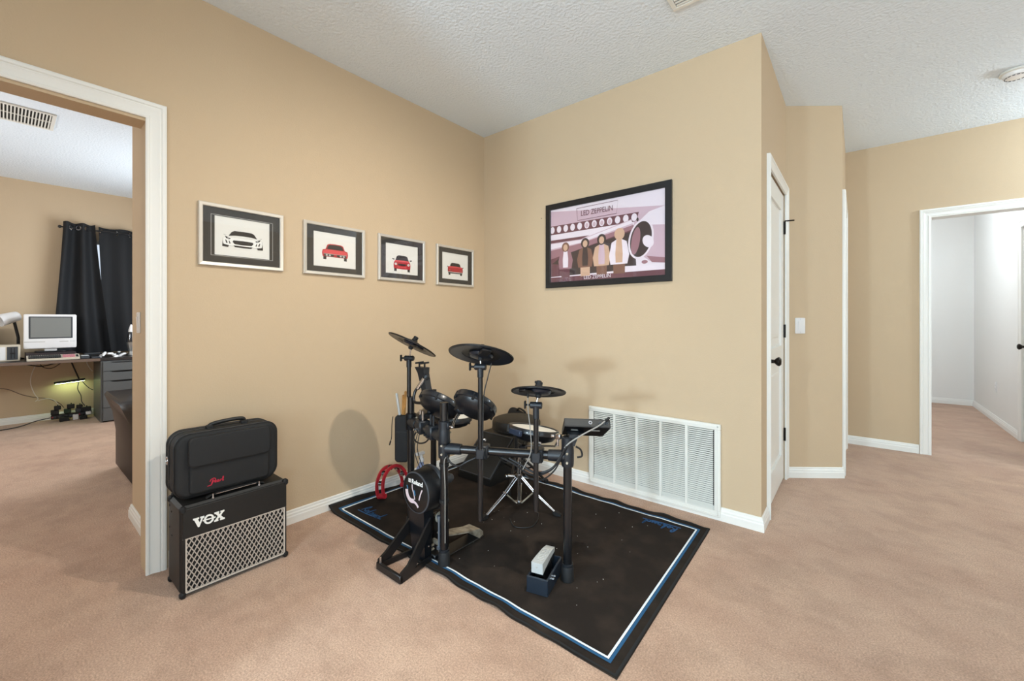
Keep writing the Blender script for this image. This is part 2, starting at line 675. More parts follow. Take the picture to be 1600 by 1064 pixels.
def baseboard(name, segs):
    """segs: polylines, the room lies to the right of the walking direction"""
    mb = MB()
    for pl in segs:
        P = [Vector((p[0], p[1], 0)) for p in pl]
        nn = []
        for a, b in zip(P, P[1:]):
            d = (b - a).normalized()
            nn.append(Vector((d.y, -d.x, 0)))
        loops = []
        for i, p in enumerate(P):
            a = nn[max(i - 1, 0)]
            b = nn[min(i, len(nn) - 1)]
            m = (a + b) / (1 + a.dot(b))
            loops.append([p + m * t + Vector((0, 0, z)) for t, z in BB])
        mb.loft(loops)
    return struct(mb.build(name, M_trim, loc=(segs[0][0][0], segs[0][0][1], 0), angle=15))


baseboard('baseboard_left', [[(0, -2.155), (0, -0.016)]])
baseboard('baseboard_back', [[(0, 0), (2.09, 0), (2.09, 0.176)]])
baseboard('baseboard_angled', [[(2.095, 1.034), (2.41, 1.28), (2.41, 1.33)]])
baseboard('baseboard_passage', [[(2.41, 2.215), (2.41, 2.404)]])
baseboard('baseboard_far', [[(2.41, 2.42), (2.91, 2.42)], [(3.73, 2.42), (5.6, 2.42)]])
baseboard('baseboard_far_room', [[(2.02, 5.68), (3.71, 5.68), (3.71, 3.588)]])
baseboard('baseboard_office_side', [[(-0.80, -2.05), (-0.80, -2.165), (-0.12, -2.165)]])
baseboard('baseboard_office_back', [[(-4.77, -5.0), (-4.77, -0.92)]])


# ---- panel doors
def panel_door(name, M, w, h, label, knob_x, hinge_x, knob=True):
    root = bpy.data.objects.new(name, None)
    COL.objects.link(root)
    root.location = M.translation
    struct(root, label)
    st, rail, mid = 0.105, 0.12, 0.92
    mb = MB()
    mb.box((0, 0.012, 0), (st, h, 0.035), M, 0.002)
    mb.box((w - st, 0.012, 0), (w, h, 0.035), M, 0.002)
    mb.box((st, 0.012, 0), (w - st, 0.20, 0.035), M, 0.002)
    mb.box((st, mid - 0.06, 0), (w - st, mid + 0.06, 0.035), M, 0.002)
    mb.box((st, h - rail, 0), (w - st, h, 0.035), M, 0.002)
    mb.build('door_slab', M_trim, root, smooth=False)
    for y0, y1 in ((0.20, mid - 0.06), (mid + 0.06, h - rail)):
        pm = MB()
        x0, x1 = st, w - st
        lo = [(0.0, 0.022), (0.012, 0.024), (0.018, 0.014), (0.045, 0.014), (0.065, 0.026)]
        loops = [[(x0 + u, y0 + u, z), (x1 - u, y0 + u, z), (x1 - u, y1 - u, z), (x0 + u, y1 - u, z)] for u, z in lo]
        pm.loft(loops, M)
        pm.build('door_panel', M_trim, root, angle=10)
    if knob:
        kx, ky = knob_x, 0.91
        km = MB()
        Mk = M @ Matrix.Translation((kx, ky, 0.035))
        km.lathe([(0, 0), (0.028, 0), (0.028, 0.006), (0.012, 0.009), (0.011, 0.030), (0.020, 0.038), (0.027, 0.048), (0.027, 0.056), (0.018, 0.064), (0, 0.066)], Mk, 20)
        km.build('door_knob', M_bronze, root)
        for hz in (0.33, 1.08, 1.83):
            hm = MB()
            hm.box((hinge_x - 0.012, hz - 0.045, 0.033), (hinge_x + 0.010, hz + 0.045, 0.037), M)
            hm.cyl(M @ Vector((hinge_x, hz - 0.047, 0.042)), M @ Vector((hinge_x, hz + 0.047, 0.042)), 0.007, n=10)
            if hz > 1.5:
                hm.cyl(M @ Vector((hinge_x, hz + 0.050, 0.042)), M @ Vector((hinge_x + 0.012, hz + 0.050, 0.100)), 0.005, n=8)
            hm.build('hinge', M_bronze, root)
    return root


panel_door('door_1', frame((2.047, 0.245, 0), (0, 1, 0), (0, 0, 1)), 0.72, 2.06, 'white two panel closet door', 0.065, 0.722)
panel_door('door_2', frame((2.365, 1.40, 0), (0, 1, 0), (0, 0, 1)), 0.75, 2.06, 'white door of the passage', 0.68, 0.0, False)
d3 = panel_door('door_3', frame((3.750, 3.515, 0), (0, -1, 0), (0, 0, 1)), 0.74, 2.03, 'white door in the white room', 0.125, 0.735)

# ================================================================== FIXTURES
# ---- return air grille on the back wall
gx0, gx1, gz0, gz1 = 1.036, 1.889, 0.020, 0.556
g = thing('return_air_grille', 'large white slatted return air grille on the wall under the framed poster', 'air vent', ((gx0 + gx1) / 2, -0.01, gz0))
MG = frame((gx0, 0, gz0), (1, 0, 0), (0, 0, 1))
gw, gh = gx1 - gx0, gz1 - gz0
mb = MB()
bd = 0.034
z0 = 0.006
for lo, hi in (((0, 0, z0), (gw, bd, 0.026)), ((0, gh - bd, z0), (gw, gh, 0.026)), ((0, bd, z0), (bd, gh - bd, 0.026)), ((gw - bd, bd, z0), (gw, gh - bd, 0.026))):
    mb.box(lo, hi, MG, 0.003)
mb.build('frame', M_white_metal, g, smooth=False)
mb = MB()
r = 0.012
for lo, hi in (((r, r, 0.0255), (gw - r, r + 0.004, 0.029)), ((r, gh - r - 0.004, 0.0255), (gw - r, gh - r, 0.029)), ((r, r, 0.0255), (r + 0.004, gh - r, 0.029)), ((gw - r - 0.004, r, 0.0255), (gw - r, gh - r, 0.029))):
    mb.box(lo, hi, MG)
mb.build('frame_bead', M_white_metal, g, smooth=False)
MB().box((0.01, 0.01, 0.0005), (gw - 0.01, gh - 0.01, 0.005), MG).build('filter_backing', M_dark, g, smooth=False)
cw = (gw - 2 * bd) / 5
mull = None
for i in range(1, 5):
    MB().box((bd + cw * i - 0.007, bd, 0.006), (bd + cw * i + 0.007, gh - bd, 0.024), MG, 0.001).build('mullion', M_white_metal, g, smooth=False)
NS = 39
pitch = (gh - 2 * bd) / NS
sl = MB()
cl = cw - 0.013
sl.loft([[(x, -0.0038, 0.0215), (x, -0.0048, 0.0225), (x, 0.0008, 0.0125), (x, 0.0016, 0.0130)] for x in (-cl / 2, cl / 2)], frame((0, 0, 0), (1, 0, 0), (0, 0, 1)))
slat0 = sl.build('slat', M_white_metal, None, loc=(0, 0, 0), smooth=False)
first = True
for c in range(5):
    for i in range(NS):
        o = slat0 if first else slat0.copy()
        if not first:
            COL.objects.link(o)
        first = False
        o.parent = g
        o.location = MG @ Vector((bd + cw * (c + 0.5), bd + pitch * (i + 0.5), 0)) - g.location

# ---- ceiling register above the drum corner, partly out of the picture
def register(label, x0, x1, y0, y1, rows, slat_along, n):
    t = thing('ceiling_register', label, 'air vent', ((x0 + x1) / 2, (y0 + y1) / 2, H - 0.012))
    mb = MB()
    b = 0.022
    zz0, zz1 = H - 0.012, H - 0.0005
    for lo, hi in (((x0, y0), (x1, y0 + b)), ((x0, y1 - b), (x1, y1)), ((x0, y0 + b), (x0 + b, y1 - b)), ((x1 - b, y0 + b), (x1, y1 - b))):
        mb.box((lo[0], lo[1], zz0), (hi[0], hi[1], zz1), None, 0.002)
    mb.build('frame', M_white_metal, t, smooth=False)
    MB().box((x0 + 0.01, y0 + 0.01, H - 0.003), (x1 - 0.01, y1 - 0.01, H - 0.001)).build('duct_backing', M_dark, t, smooth=False)
    ix0, ix1, iy0, iy1 = x0 + b, x1 - b, y0 + b, y1 - b
    base = None
    for r_ in range(rows):
        if slat_along == 'x':
            a0 = ix0 + (ix1 - ix0) * r_ / rows
            a1 = ix0 + (ix1 - ix0) * (r_ + 1) / rows
        else:
            a0 = iy0 + (iy1 - iy0) * r_ / rows
            a1 = iy0 + (iy1 - iy0) * (r_ + 1) / rows
        for i in range(n):
            if slat_along == 'x':
                c = ((a0 + a1) / 2, iy0 + (iy1 - iy0) * (i + 0.5) / n)
                hw = (a1 - a0) / 2 - 0.003
                p = (iy1 - iy0) / n
                lo, hi = (-hw, -p * 0.22, H - 0.011), (hw, p * 0.22, H - 0.004)
            else:
                c = (ix0 + (ix1 - ix0) * (i + 0.5) / n, (a0 + a1) / 2)
                hw = (a1 - a0) / 2 - 0.003
                p = (ix1 - ix0) / n
                lo, hi = (-p * 0.22, -hw, H - 0.011), (p * 0.22, hw, H - 0.004)
            if base is None:
                base = MB().box(lo, hi).build('slat', M_white_metal, None, loc=(0, 0, 0), smooth=False)
                o = base
            else:
                o = base.copy()
                COL.objects.link(o)
            o.parent = t
            o.location = Vector((c[0], c[1], 0)) - t.location
        if r_ > 0:
            if slat_along == 'x':
                MB().box((a0 - 0.003, iy0, H - 0.011), (a0 + 0.003, iy1, H - 0.003)).build('divider', M_white_metal, t, smooth=False)
            else:
                MB().box((ix0, a0 - 0.003, H - 0.011), (ix1, a0 + 0.003, H - 0.003)).build('divider', M_white_metal, t, smooth=False)


register('white ceiling register above the drum corner near the wall with the poster', 1.775, 2.12, -0.66, -0.475, 1, 'x', 7)
register('white ceiling register with two rows of dark slots above the desk room', -2.66, -2.26, -3.0, -2.385, 2, 'x', 32)

# ---- smoke detector
s = thing('smoke_detector', 'round white smoke detector on the ceiling near the far doorway', 'smoke detector', (3.275, 1.44, H - 0.04))
Ms = frame((3.275, 1.44, H), (1, 0, 0), (0, -1, 0))
MB().lathe([(0, 0.001), (0.072, 0.001), (0.074, 0.012), (0.066, 0.016), (0, 0.016)], Ms, 40).build('mounting_base', M_white_metal, s)
MB().lathe([(0, 0.016), (0.062, 0.016), (0.062, 0.022), (0.055, 0.036), (0.045, 0.040), (0, 0.041)], Ms, 40).build('cover', M_white_pl, s)
for i in range(16):
    a = 2 * PI * i / 16
    mb = MB()
    mb.box((-0.006, -0.0015, 0.0), (0.006, 0.0015, 0.003), Ms @ Matrix.Rotation(a, 4, 'Z') @ Matrix.Translation((0.0495, 0, 0.0385)) @ Matrix.Rotation(PI / 2, 4, 'Z'))
    mb.build('vent_slot', M_greyplastic, s, smooth=False)


# ---- switches and outlet
def switch(name, label, M, outlet=False):
    t = thing(name, label, 'outlet' if outlet else 'light switch', M.translation)
    pm = MB()
    pillow(pm, 0.072, 0.116, 0.007, 0.005, 0.003, M, seg=2, n=3)
    pm.build('cover_plate', M_white_pl, t)
    if outlet:
        for y in (-0.02, 0.02):
            q = MB()
            pillow(q, 0.034, 0.029, 0.009, 0.012, 0.001, M @ Matrix.Translation((0, y, 0.0)), seg=1)
            f_ = q.build('receptacle', M_white_pl, t)
            for x in (-0.006, 0.006):
                MB().box((x - 0.001, y - 0.004, 0.0088), (x + 0.001, y + 0.004, 0.0093), M).build('slot', M_dark, f_, smooth=False)
    else:
        q = MB()
        q.loft([[(-0.0165, -0.033, 0.006), (0.0165, -0.033, 0.006), (0.0165, -0.033, 0.009), (-0.0165, -0.033, 0.009)],
                [(-0.0165, 0.033, 0.006), (0.0165, 0.033, 0.006), (0.0165, 0.033, 0.012), (-0.0165, 0.033, 0.012)]], M)
        q.build('rocker', M_white_pl, t, smooth=False)
        for y in (-0.048, 0.048):
            MB().cyl(M @ Vector((0, y, 0.006)), M @ Vector((0, y, 0.0078)), 0.003, n=8).build('screw', M_silver, t)
    return t


ax = Vector((0.32, 0.25, 0)).normalized()
switch('light_switch', 'white rocker light switch on the angled tan wall beside the closet door', frame(Vector((2.09, 1.03, 1.118)) + ax * 0.10, ax, (0, 0, 1)))
switch('light_switch', 'white light switch on the wall end inside the desk room doorway', frame((-0.60, -2.165, 1.145), (1, 0, 0), (0, 0, 1)))
switch('wall_outlet', 'white wall outlet low in the white room beyond the far doorway', frame((3.71, 4.5, 0.40), (0, -1, 0), (0, 0, 1)), True)

# ---- lamps (all out of view, the floor lamps added for their light)
t = thing('ceiling_spotlight', 'small white adjustable spotlight in the ceiling above the drums', 'ceiling light', (2.11, -1.265, H - 0.03))
Md = frame((2.11, -1.265, H), (1, 0, 0), (0, -1, 0))
MB().lathe([(0, 0.001), (0.075, 0.001), (0.075, 0.010), (0.055, 0.016), (0, 0.016)], Md, 32).build('ceiling_plate', M_white_metal, t)
MB().lathe([(0, 0.016), (0.035, 0.016), (0.040, 0.024), (0.036, 0.032), (0, 0.034)], Md, 24).build('lamp_head', M_white_metal, t)
t = thing('added_floor_lamp', 'slim black floor lamp added unseen in the rear hall in place of a flash', 'lamp', (1.56, -4.8, 0))
MB().lathe([(0, 0), (0.13, 0), (0.13, 0.015), (0.02, 0.03), (0, 0.03)], Matrix.Translation((1.56, -4.8, 0)), 28).build('base', M_blk, t)
MB().cyl((1.56, -4.8, 0.03), (1.56, -4.8, 1.29), 0.012).build('pole', M_blk, t)
MB().lathe([(0, 0), (0.012, 0.01), (0.03, 0.06), (0.02, 0.10), (0, 0.11)], Matrix.Translation((1.56, -4.8, 1.35)), 16).build('bulb', M_white_pl, t)
MB().cyl((1.56, -4.8, 1.28), (1.56, -4.8, 1.36), 0.016).build('socket', M_blk, t)
t = thing('added_floor_lamp', 'low floor lamp with a round globe added unseen in the hall as fill light', 'lamp', (3.75, -3.5, 0))
MB().lathe([(0, 0), (0.12, 0), (0.12, 0.015), (0.02, 0.03), (0, 0.03)], Matrix.Translation((3.75, -3.5, 0)), 28).build('base', M_blk, t)
MB().cyl((3.75, -3.5, 0.03), (3.75, -3.5, 1.12), 0.012).build('pole', M_blk, t)
MB().lathe([(0, -0.06), (0.03, -0.052), (0.06, 0), (0.03, 0.052), (0, 0.06)], Matrix.Translation((3.75, -3.5, 1.25)), 20).build('globe', M_white_pl, t)
MB().cyl((3.75, -3.5, 1.12), (3.75, -3.5, 1.20), 0.018).build('socket', M_blk, t)
t = thing('added_floor_lamp', 'black floor lamp added in the unseen part of the desk room as fill light', 'lamp', (-2.2, -4.0, 0))
MB().lathe([(0, 0), (0.13, 0), (0.13, 0.015), (0.02, 0.03), (0, 0.03)], Matrix.Translation((-2.2, -4.0, 0)), 28).build('base', M_blk, t)
MB().cyl((-2.2, -4.0, 0.03), (-2.2, -4.0, 1.54), 0.012).build('pole', M_blk, t)
MB().lathe([(0, 0), (0.012, 0.01), (0.03, 0.06), (0.02, 0.10), (0, 0.11)], Matrix.Translation((-2.2, -4.0, 1.54)), 16).build('bulb', M_white_pl, t)
for nm, lab, (x, y) in (('ceiling_lamp', 'small ceiling lamp of the white room', (2.75, 3.9)), ('ceiling_lamp', 'small ceiling lamp near the far doorway of the hall', (4.35, 1.95))):
    t = thing(nm, lab, 'ceiling light', (x, y, H - 0.2))
    MB().cyl((x, y, H), (x, y, H - 0.025), 0.06, n=24).build('canopy', M_white_metal, t)
    MB().cyl((x, y, H - 0.025), (x, y, H - 0.34), 0.008).build('stem', M_white_metal, t)
    MB().lathe([(0, 0), (0.03, 0.03), (0.035, 0.05), (0.012, 0.10), (0, 0.105)], Matrix.Translation((x, y, H - 0.445)), 16).build('bulb', M_white_pl, t)


# ================================================================== PICTURES
def picture(label, M, w, h, fw, frame_mat, mat_mat=None, mat_w=(0, 0), group=None):
    t = thing('framed_picture', label, 'picture', M.translation, group)
    mb = MB()
    prof = [(0, 0.001), (0, 0.018), (0.003, 0.021), (fw - 0.003, 0.019), (fw, 0.016), (fw, 0.001)]
    loops = []
    for cx, cy in ((0, 0), (1, 0), (1, 1), (0, 1), (0, 0)):
        loops.append([((u if cx == 0 else w - u), (u if cy == 0 else h - u), z) for u, z in prof])
    mb.loft(loops, M, caps=False)
    mb.build('frame', frame_mat, t, angle=25)
    if mat_mat:
        a, b, bv = fw - 0.002, fw + mat_w[0], fw + mat_w[1]
        q = MB()
        for lo, hi in (((a, a), (w - a, bv)), ((a, h - bv), (w - a, h - a)), ((a, bv), (b, h - bv)), ((w - b, bv), (w - a, h - bv))):
            q.box((lo[0], lo[1], 0.006), (hi[0], hi[1], 0.0085), M)
        q.build('mount_board', mat_mat, t, smooth=False)
    MB().box((fw - 0.002, fw - 0.002, 0.0115), (w - fw + 0.002, h - fw + 0.002, 0.0125), M).build('glass_pane', M_glass, t, smooth=False)
    return t


M_fr_silver = mat('brushed_silver_frame', 'D2CBC0', 0.35, 0.35)
M_mount = mat('charcoal_mount', '35322E', 0.8)
M_paper = mat('white_paper', 'E9E6DF', 0.8)
P_dark = mat('print_black', '241F1D', 0.7)
P_red = mat('print_red', 'B3202A', 0.7)
P_red2 = mat('print_light_red', 'D8474C', 0.7)
P_grey = mat('print_grey', 'B9B6B0', 0.7)
P_white = mat('print_white', 'F2F0EB', 0.7)
PRINT = [P_dark, P_red, P_red2, P_grey, P_white]


def sym(poly):
    return poly + [(-x, y) for x, y in poly[::-1]]


def car(kind):
    L = []
    if kind == 0:      # low white sports car
        L.append((3, [(-1.02, 0.42), (-0.8, 0.5), (0.8, 0.5), (1.02, 0.42), (1.03, 0.1), (0.95, -0.05), (-0.95, -0.05), (-1.03, 0.1)]))
        L.append((4, [(-1.0, 0.42), (-0.8, 0.49), (0.8, 0.49), (1.0, 0.42), (1.0, 0.1), (0.93, -0.03), (-0.93, -0.03), (-1.0, 0.1)]))
        L.append((0, sym([(0.0, 0.92), (0.45, 0.90), (0.58, 0.82), (0.74, 0.56), (0.4, 0.62), (0, 0.63)])))
        L.append((0, sym([(0.0, 0.33), (0.5, 0.31), (0.54, 0.22), (0.44, 0.08), (0.0, 0.06)])))
        L.append((0, sym([(0.0, 0.0), (0.5, 0.0), (0.42, -0.1), (0.0, -0.12)])))
        for s in (-1, 1):
            L.append((0, [(s * 0.62, 0.40), (s * 0.92, 0.54), (s * 0.86, 0.40), (s * 0.72, 0.34)]))
            L.append((4, [(s * 0.70, 0.40), (s * 0.80, 0.45), (s * 0.78, 0.39)]))
            L.append((0, [(s * 0.78, 0.12), (s * 0.86, 0.30), (s * 0.90, 0.30), (s * 0.86, 0.10)]))
            L.append((0, [(s * 0.64, 0.10), (s * 0.70, 0.26), (s * 0.73, 0.26), (s * 0.70, 0.08)]))
            L.append((0, [(s * 0.72, -0.02), (s * 0.99, 0.02), (s * 1.03, 0.25), (s * 1.05, -0.12), (s * 0.76, -0.14)]))
            L.append((3, [(s * 0.82, 0.60), (s * 0.98, 0.63), (s * 0.98, 0.58)]))
    elif kind == 1:    # old red coupe, front
        L.append((0, [(-0.9, 0.3), (-0.9, -0.32), (-0.68, -0.32), (-0.66, 0.0), (0.66, 0.0), (0.68, -0.32), (0.9, -0.32), (0.9, 0.3)]))
        L.append((1, sym([(0.0, 0.95), (0.42, 0.93), (0.60, 0.86), (0.74, 0.50), (0.95, 0.44), (1.0, 0.2), (0.95, -0.08), (0.0, -0.10)])))
        L.append((2, sym([(0.0, 0.48), (0.7, 0.46), (0.93, 0.36), (0.95, 0.18), (0.0, 0.12)])))
        L.append((0, sym([(0.0, 0.88), (0.40, 0.86), (0.54, 0.78), (0.64, 0.52), (0.0, 0.50)])))
        L.append((0, sym([(0.0, 0.14), (0.84, 0.12), (0.84, -0.06), (0.0, -0.06)])))
        for x in (-0.65, -0.42, 0.42, 0.65):
            L.append((3, ell(x, 0.03, 0.085, 0.075, 12)))
        L.append((3, [(-0.9, 0.15), (0.9, 0.15), (0.9, 0.12), (-0.9, 0.12)]))
        L.append((1, [(-0.12, 0.10), (0.12, 0.10), (0.12, -0.04), (-0.12, -0.04)]))
    elif kind == 2:    # tall red hatchback, front
        L.append((0, [(-0.9, 0.3), (-0.9, -0.38), (-0.62, -0.38), (-0.6, 0.0), (0.6, 0.0), (0.62, -0.38), (0.9, -0.38), (0.9, 0.3)]))
        L.append((0, sym([(0.0, 1.28), (0.40, 1.27), (0.60, 1.18), (0.78, 0.72), (0.0, 0.70)])))
        L.append((2, sym([(0.0, 0.78), (0.78, 0.76), (0.92, 0.55), (0.0, 0.50)])))
        L.append((1, sym([(0.0, 0.62), (0.9, 0.58), (0.96, 0.3), (0.94, -0.08), (0.6, -0.12), (0.0, -0.14)])))
        L.append((0, sym([(0.0, 0.42), (0.50, 0.42), (0.46, 0.24), (0.0, 0.22)])))
        L.append((2, sym([(0.0, 0.12), (0.55, 0.12), (0.5, 0.02), (0.0, 0.0)])))
        for s in (-1, 1):
            L.append((4, ell(s * 0.72, 0.36, 0.13, 0.12, 14)))
            L.append((3, ell(s * 0.72, 0.36, 0.07, 0.07, 10)))
            L.append((0, [(s * 0.84, 0.86), (s * 1.1, 0.92), (s * 1.12, 0.80), (s * 0.9, 0.76)]))
    else:              # red coupe, rear view
        L.append((0, [(-0.88, 0.2), (-0.88, -0.34), (-0.66, -0.34), (-0.64, -0.05), (0.64, -0.05), (0.66, -0.34), (0.88, -0.34), (0.88, 0.2)]))
        L.append((0, sym([(0.0, 0.96), (0.45, 0.95), (0.62, 0.84), (0.72, 0.5), (0.0, 0.5)])))
        L.append((2, sym([(0.0, 0.60), (0.8, 0.58), (0.98, 0.48), (0.98, 0.34), (0.0, 0.34)])))
        L.append((1, sym([(0.0, 0.48), (0.98, 0.44), (1.0, 0.1), (0.96, -0.05), (0.0, -0.05)])))
        L.append((3, sym([(0.0, 0.0), (0.97, 0.02), (0.96, -0.05), (0.0, -0.07)])))
        L.append((0, sym([(0.0, -0.08), (0.95, -0.06), (0.9, -0.16), (0.0, -0.18)])))
        for s in (-1, 1):
            L.append((0, [(s * 0.5, 0.26), (s * 0.94, 0.28), (s * 0.94, 0.12), (s * 0.5, 0.10)]))
            L.append((2, [(s * 0.54, 0.24), (s * 0.90, 0.25), (s * 0.90, 0.15), (s * 0.54, 0.14)]))
            L.append((0, [(s * 0.88, 0.52), (s * 1.05, 0.60), (s * 1.07, 0.50), (s * 0.92, 0.46)]))
    return L


FL = [(-2.043, 0.393, 0.066, 0.060, 0.004, 0.090, -0.042), (-1.539, 0.393, 0.043, 0.098, 0, 0.084, -0.035), (-1.046, 0.393, 0.050, 0.094, 0, 0.074, -0.060), (-0.540, 0.400, 0.050, 0.097, 0, 0.082, -0.045)]
LAB = ['silver framed print of a white sports car with a thin inner line on its mount',
       'silver framed print of an old red coupe seen head on',
       'silver framed print of a tall red hatchback with black wing mirrors',
       'silver framed print of a red coupe seen from behind, nearest the room corner']
for k, (y, w, mw, cs, _, sc, dy) in enumerate(FL):
    h = 0.313
    Mp = frame((0, y, 1.432), (0, 1, 0), (0, 0, 1))
    fw = 0.019
    t = picture(LAB[k], Mp, w, h, fw, M_fr_silver, M_mount, (0.050, 0.039) if k == 0 else (0.042, 0.034), 'four framed car prints in a row on the tan wall')
    MB().box((fw, fw, 0.0045), (w - fw, h - fw, 0.0058), Mp).build('print_paper', M_paper, t, smooth=False)
    if k == 0:
        q = MB()
        a = fw + 0.034
        for lo, hi in (((a, a), (w - a, a + 0.002)), ((a, h - a - 0.002), (w - a, h - a)), ((a, a), (a + 0.002, h - a)), ((w - a - 0.002, a), (w - a, h - a))):
            q.box((lo[0], lo[1], 0.0084), (hi[0], hi[1], 0.0089), Mp)
        q.build('mount_line', P_grey, t, smooth=False)
    q = MB()
    for i, (mi, poly) in enumerate(car(k)):
        q.flat([(w / 2 + x * sc, h / 2 + dy + yy * sc * 0.92) for x, yy in poly], 0.0060 + i * 0.00012, Mp, mi)
    q.build('car_print', PRINT, t, smooth=False, recalc=False)

# ---- the band poster: plain stand-in, aeroplane and four standing figures in mauve
M_fr_black = mat('black_poster_frame', '1B1B1D', 0.35)
A_pal = mat('poster_pale', 'E9DCE4', 0.6)
A_lil = mat('poster_lilac', 'CDB0BC', 0.6)
A_mau = mat('poster_mauve', '9C7079', 0.6)
A_plu = mat('poster_plum', '6A3F48', 0.6)
A_drk = mat('poster_dark', '3A2B2C', 0.6)
A_tan = mat('poster_tan', 'CFA98F', 0.6)
A_brn = mat('poster_brown', '7C5546', 0.6)
ART = [A_pal, A_lil, A_mau, A_plu, A_drk, A_tan, A_brn]
pw, ph = 0.948, 0.630
Mp = frame((0.662, 0, 1.402), (1, 0, 0), (0, 0, 1))
t = picture('black framed mauve band poster of four people in front of an aeroplane', Mp, pw, ph, 0.042, M_fr_black)
fw = 0.042
iw, ih = pw - 2 * fw, ph - 2 * fw
MB().box((fw - 0.001, fw - 0.001, 0.0045), (pw - fw + 0.001, ph - fw + 0.001, 0.0058), Mp).build('poster_sheet', A_pal, t, smooth=False)
Q = []
Q.append((1, [(0, .98), (1, .80), (1, .70), (0, .70)]))
Q.append((3, [(0, .775), (0.80, .775), (0.78, .665), (0, .655)]))
for i in range(12):
    x = 0.015 + i * 0.068
    Q.append((0, ell(x, 0.72, 0.023, 0.047, 14)))
    if i in (5, 6, 7, 8):
        Q.append((1, ell(x, 0.715, 0.014, 0.030, 12)))
Q.append((0, [(0, .655), (.78, .665), (.75, .62), (0, .60)]))
Q.append((3, [(0, .58), (.38, .58), (.30, .545), (0, .54)]))
Q.append((1, [(0, .54), (.30, .545), (.74, .70), (.76, .60), (.30, .46), (0, .40)]))
Q.append((0, [(0, .53), (.30, .535), (.74, .69), (.75, .65), (.30, .50), (0, .46)]))
Q.append((2, [(0, .44), (.30, .49), (.76, .63), (.76, .56), (.30, .40), (0, .30)]))
Q.append((3, [(0, .32), (.30, .42), (.76, .58), (.76, .46), (.30, .30), (0, .22)]))
Q.append((4, [(0, .24), (.12, .36), (.76, .56), (.78, .12), (.74, .06), (0, .06)]))
Q.append((3, [(0, .26), (.14, .22), (.14, .08), (0, .08)]))
Q.append((0, [(0, .075), (1, .10), (1, .04), (0, .03)]))
Q.append((0, [(.66, .14), (.90, .13), (.97, .08), (.66, .08)]))
Q.append((3, [(0, .065), (1, .065), (1, 0), (0, 0)]))
# engine nacelle
Q.append((1, [(.76, .66), (.86, .76), (1, .80), (1, .14), (.88, .18), (.78, .30)]))
Q.append((0, [(.80, .66), (.88, .76), (1, .80), (1, .58), (.90, .60)]))
Q.append((2, [(.86, .24), (1, .20), (1, .14), (.90, .16)]))
Q.append((0, ell(.815, .445, .098, .235, 28, -0.10)))
Q.append((4, ell(.815, .445, .083, .212, 28, -0.10)))
Q.append((2, ell(.775, .43, .034, .165, 20, -0.10)))
Q.append((0, ell(.872, .41, .042, .075, 18, 0.2)))
Q.append((0, ell(.845, .165, .035, .034, 16)))
Q.append((2, ell(.845, .17, .024, .022, 14)))
Q.append((4, ell(.790, .685, .009, .025, 10)))


# four plain standing figures
def person(cx, s, jacket, shirt, trousers, hair, lean=0.0):
    out = []
    W = 0.055 * s
    out.append((trousers, [(cx - .75 * W, .055), (cx - .80 * W, .20), (cx + .80 * W, .20), (cx + .78 * W, .055)]))
    out.append((jacket, [(cx - 1.15 * W, .17), (cx - 1.35 * W, .28), (cx - 1.0 * W, .385 * s + .005), (cx - .3 * W, .42 * s), (cx + .3 * W, .42 * s),
                         (cx + 1.0 * W, .385 * s + .005), (cx + 1.35 * W, .28), (cx + 1.1 * W, .17)]))
    out.append((shirt, [(cx - .45 * W, .19), (cx - .5 * W, .30), (cx - .35 * W, .415 * s), (cx + .35 * W, .415 * s), (cx + .5 * W, .30), (cx + .45 * W, .19)]))
    out.append((hair, ell(cx + lean, .475 * s, .038 * s, .066 * s, 16)))
    out.append((5, ell(cx + lean, .468 * s, .022 * s, .045 * s, 14)))
    return out


Q += person(.150, .98, 2, 0, 3, 6)
Q += person(.340, 1.02, 6, 4, 5, 4)
Q += person(.490, 1.06, 5, 1, 6, 4)
Q += person(.640, 1.14, 0, 5, 6, 5, 0.004)
q = MB()
for i, (mi, poly) in enumerate(Q):
    q.flat([(fw + min(max(x, 0), 1) * iw, fw + min(max(y, 0), 1) * ih) for x, y in poly], 0.0060 + i * 0.00005, Mp, mi)
q.build('poster_print', ART, t, smooth=False, recalc=False)
text('poster_lettering', 'LED ZEPPELIN', 0.034, Mp @ Matrix.Translation((fw + 0.45 * iw, fw + 0.028 * ih + 0.004, 0.0101)), A_pal, t, 0.0001)
q = MB()
x0, x1, y0, y1 = fw + .27 * iw, fw + .62 * iw, fw + .795 * ih, fw + .93 * ih
q.ribbon([(x0 - .008, y1 + .015), (x0, y0), (x1, y0 + .004), (x1 + .010, y1 + .018), (x0 - .008, y1 + .015)], 0.003, 0.0100, Mp, 0, 0.0001)
q.build('poster_sign_outline', A_plu, t, smooth=False)
text('poster_sign', 'LED ZEPPELIN', 0.052, Mp @ Matrix.Translation(((x0 + x1) / 2, (y0 + y1) / 2 + 0.008, 0.0101)), A_plu, t, 0.0001, sx=0.78)
MB().cyl((0.615, -0.001, 1.945), (0.615, -0.012, 1.945), 0.0025, n=6).build('nail', M_steel, None, loc=(0.615, -0.001, 1.945))
tag(bpy.data.objects['nail'], 'small nail left in the wall beside the poster', 'nail')

# ================================================================== RUG
def wav(x, k):
    return 0.5 * math.sin(x * 19 + k) + 0.35 * math.sin(x * 41 + 2.3 * k) + 0.25 * math.sin(x * 7 + k)


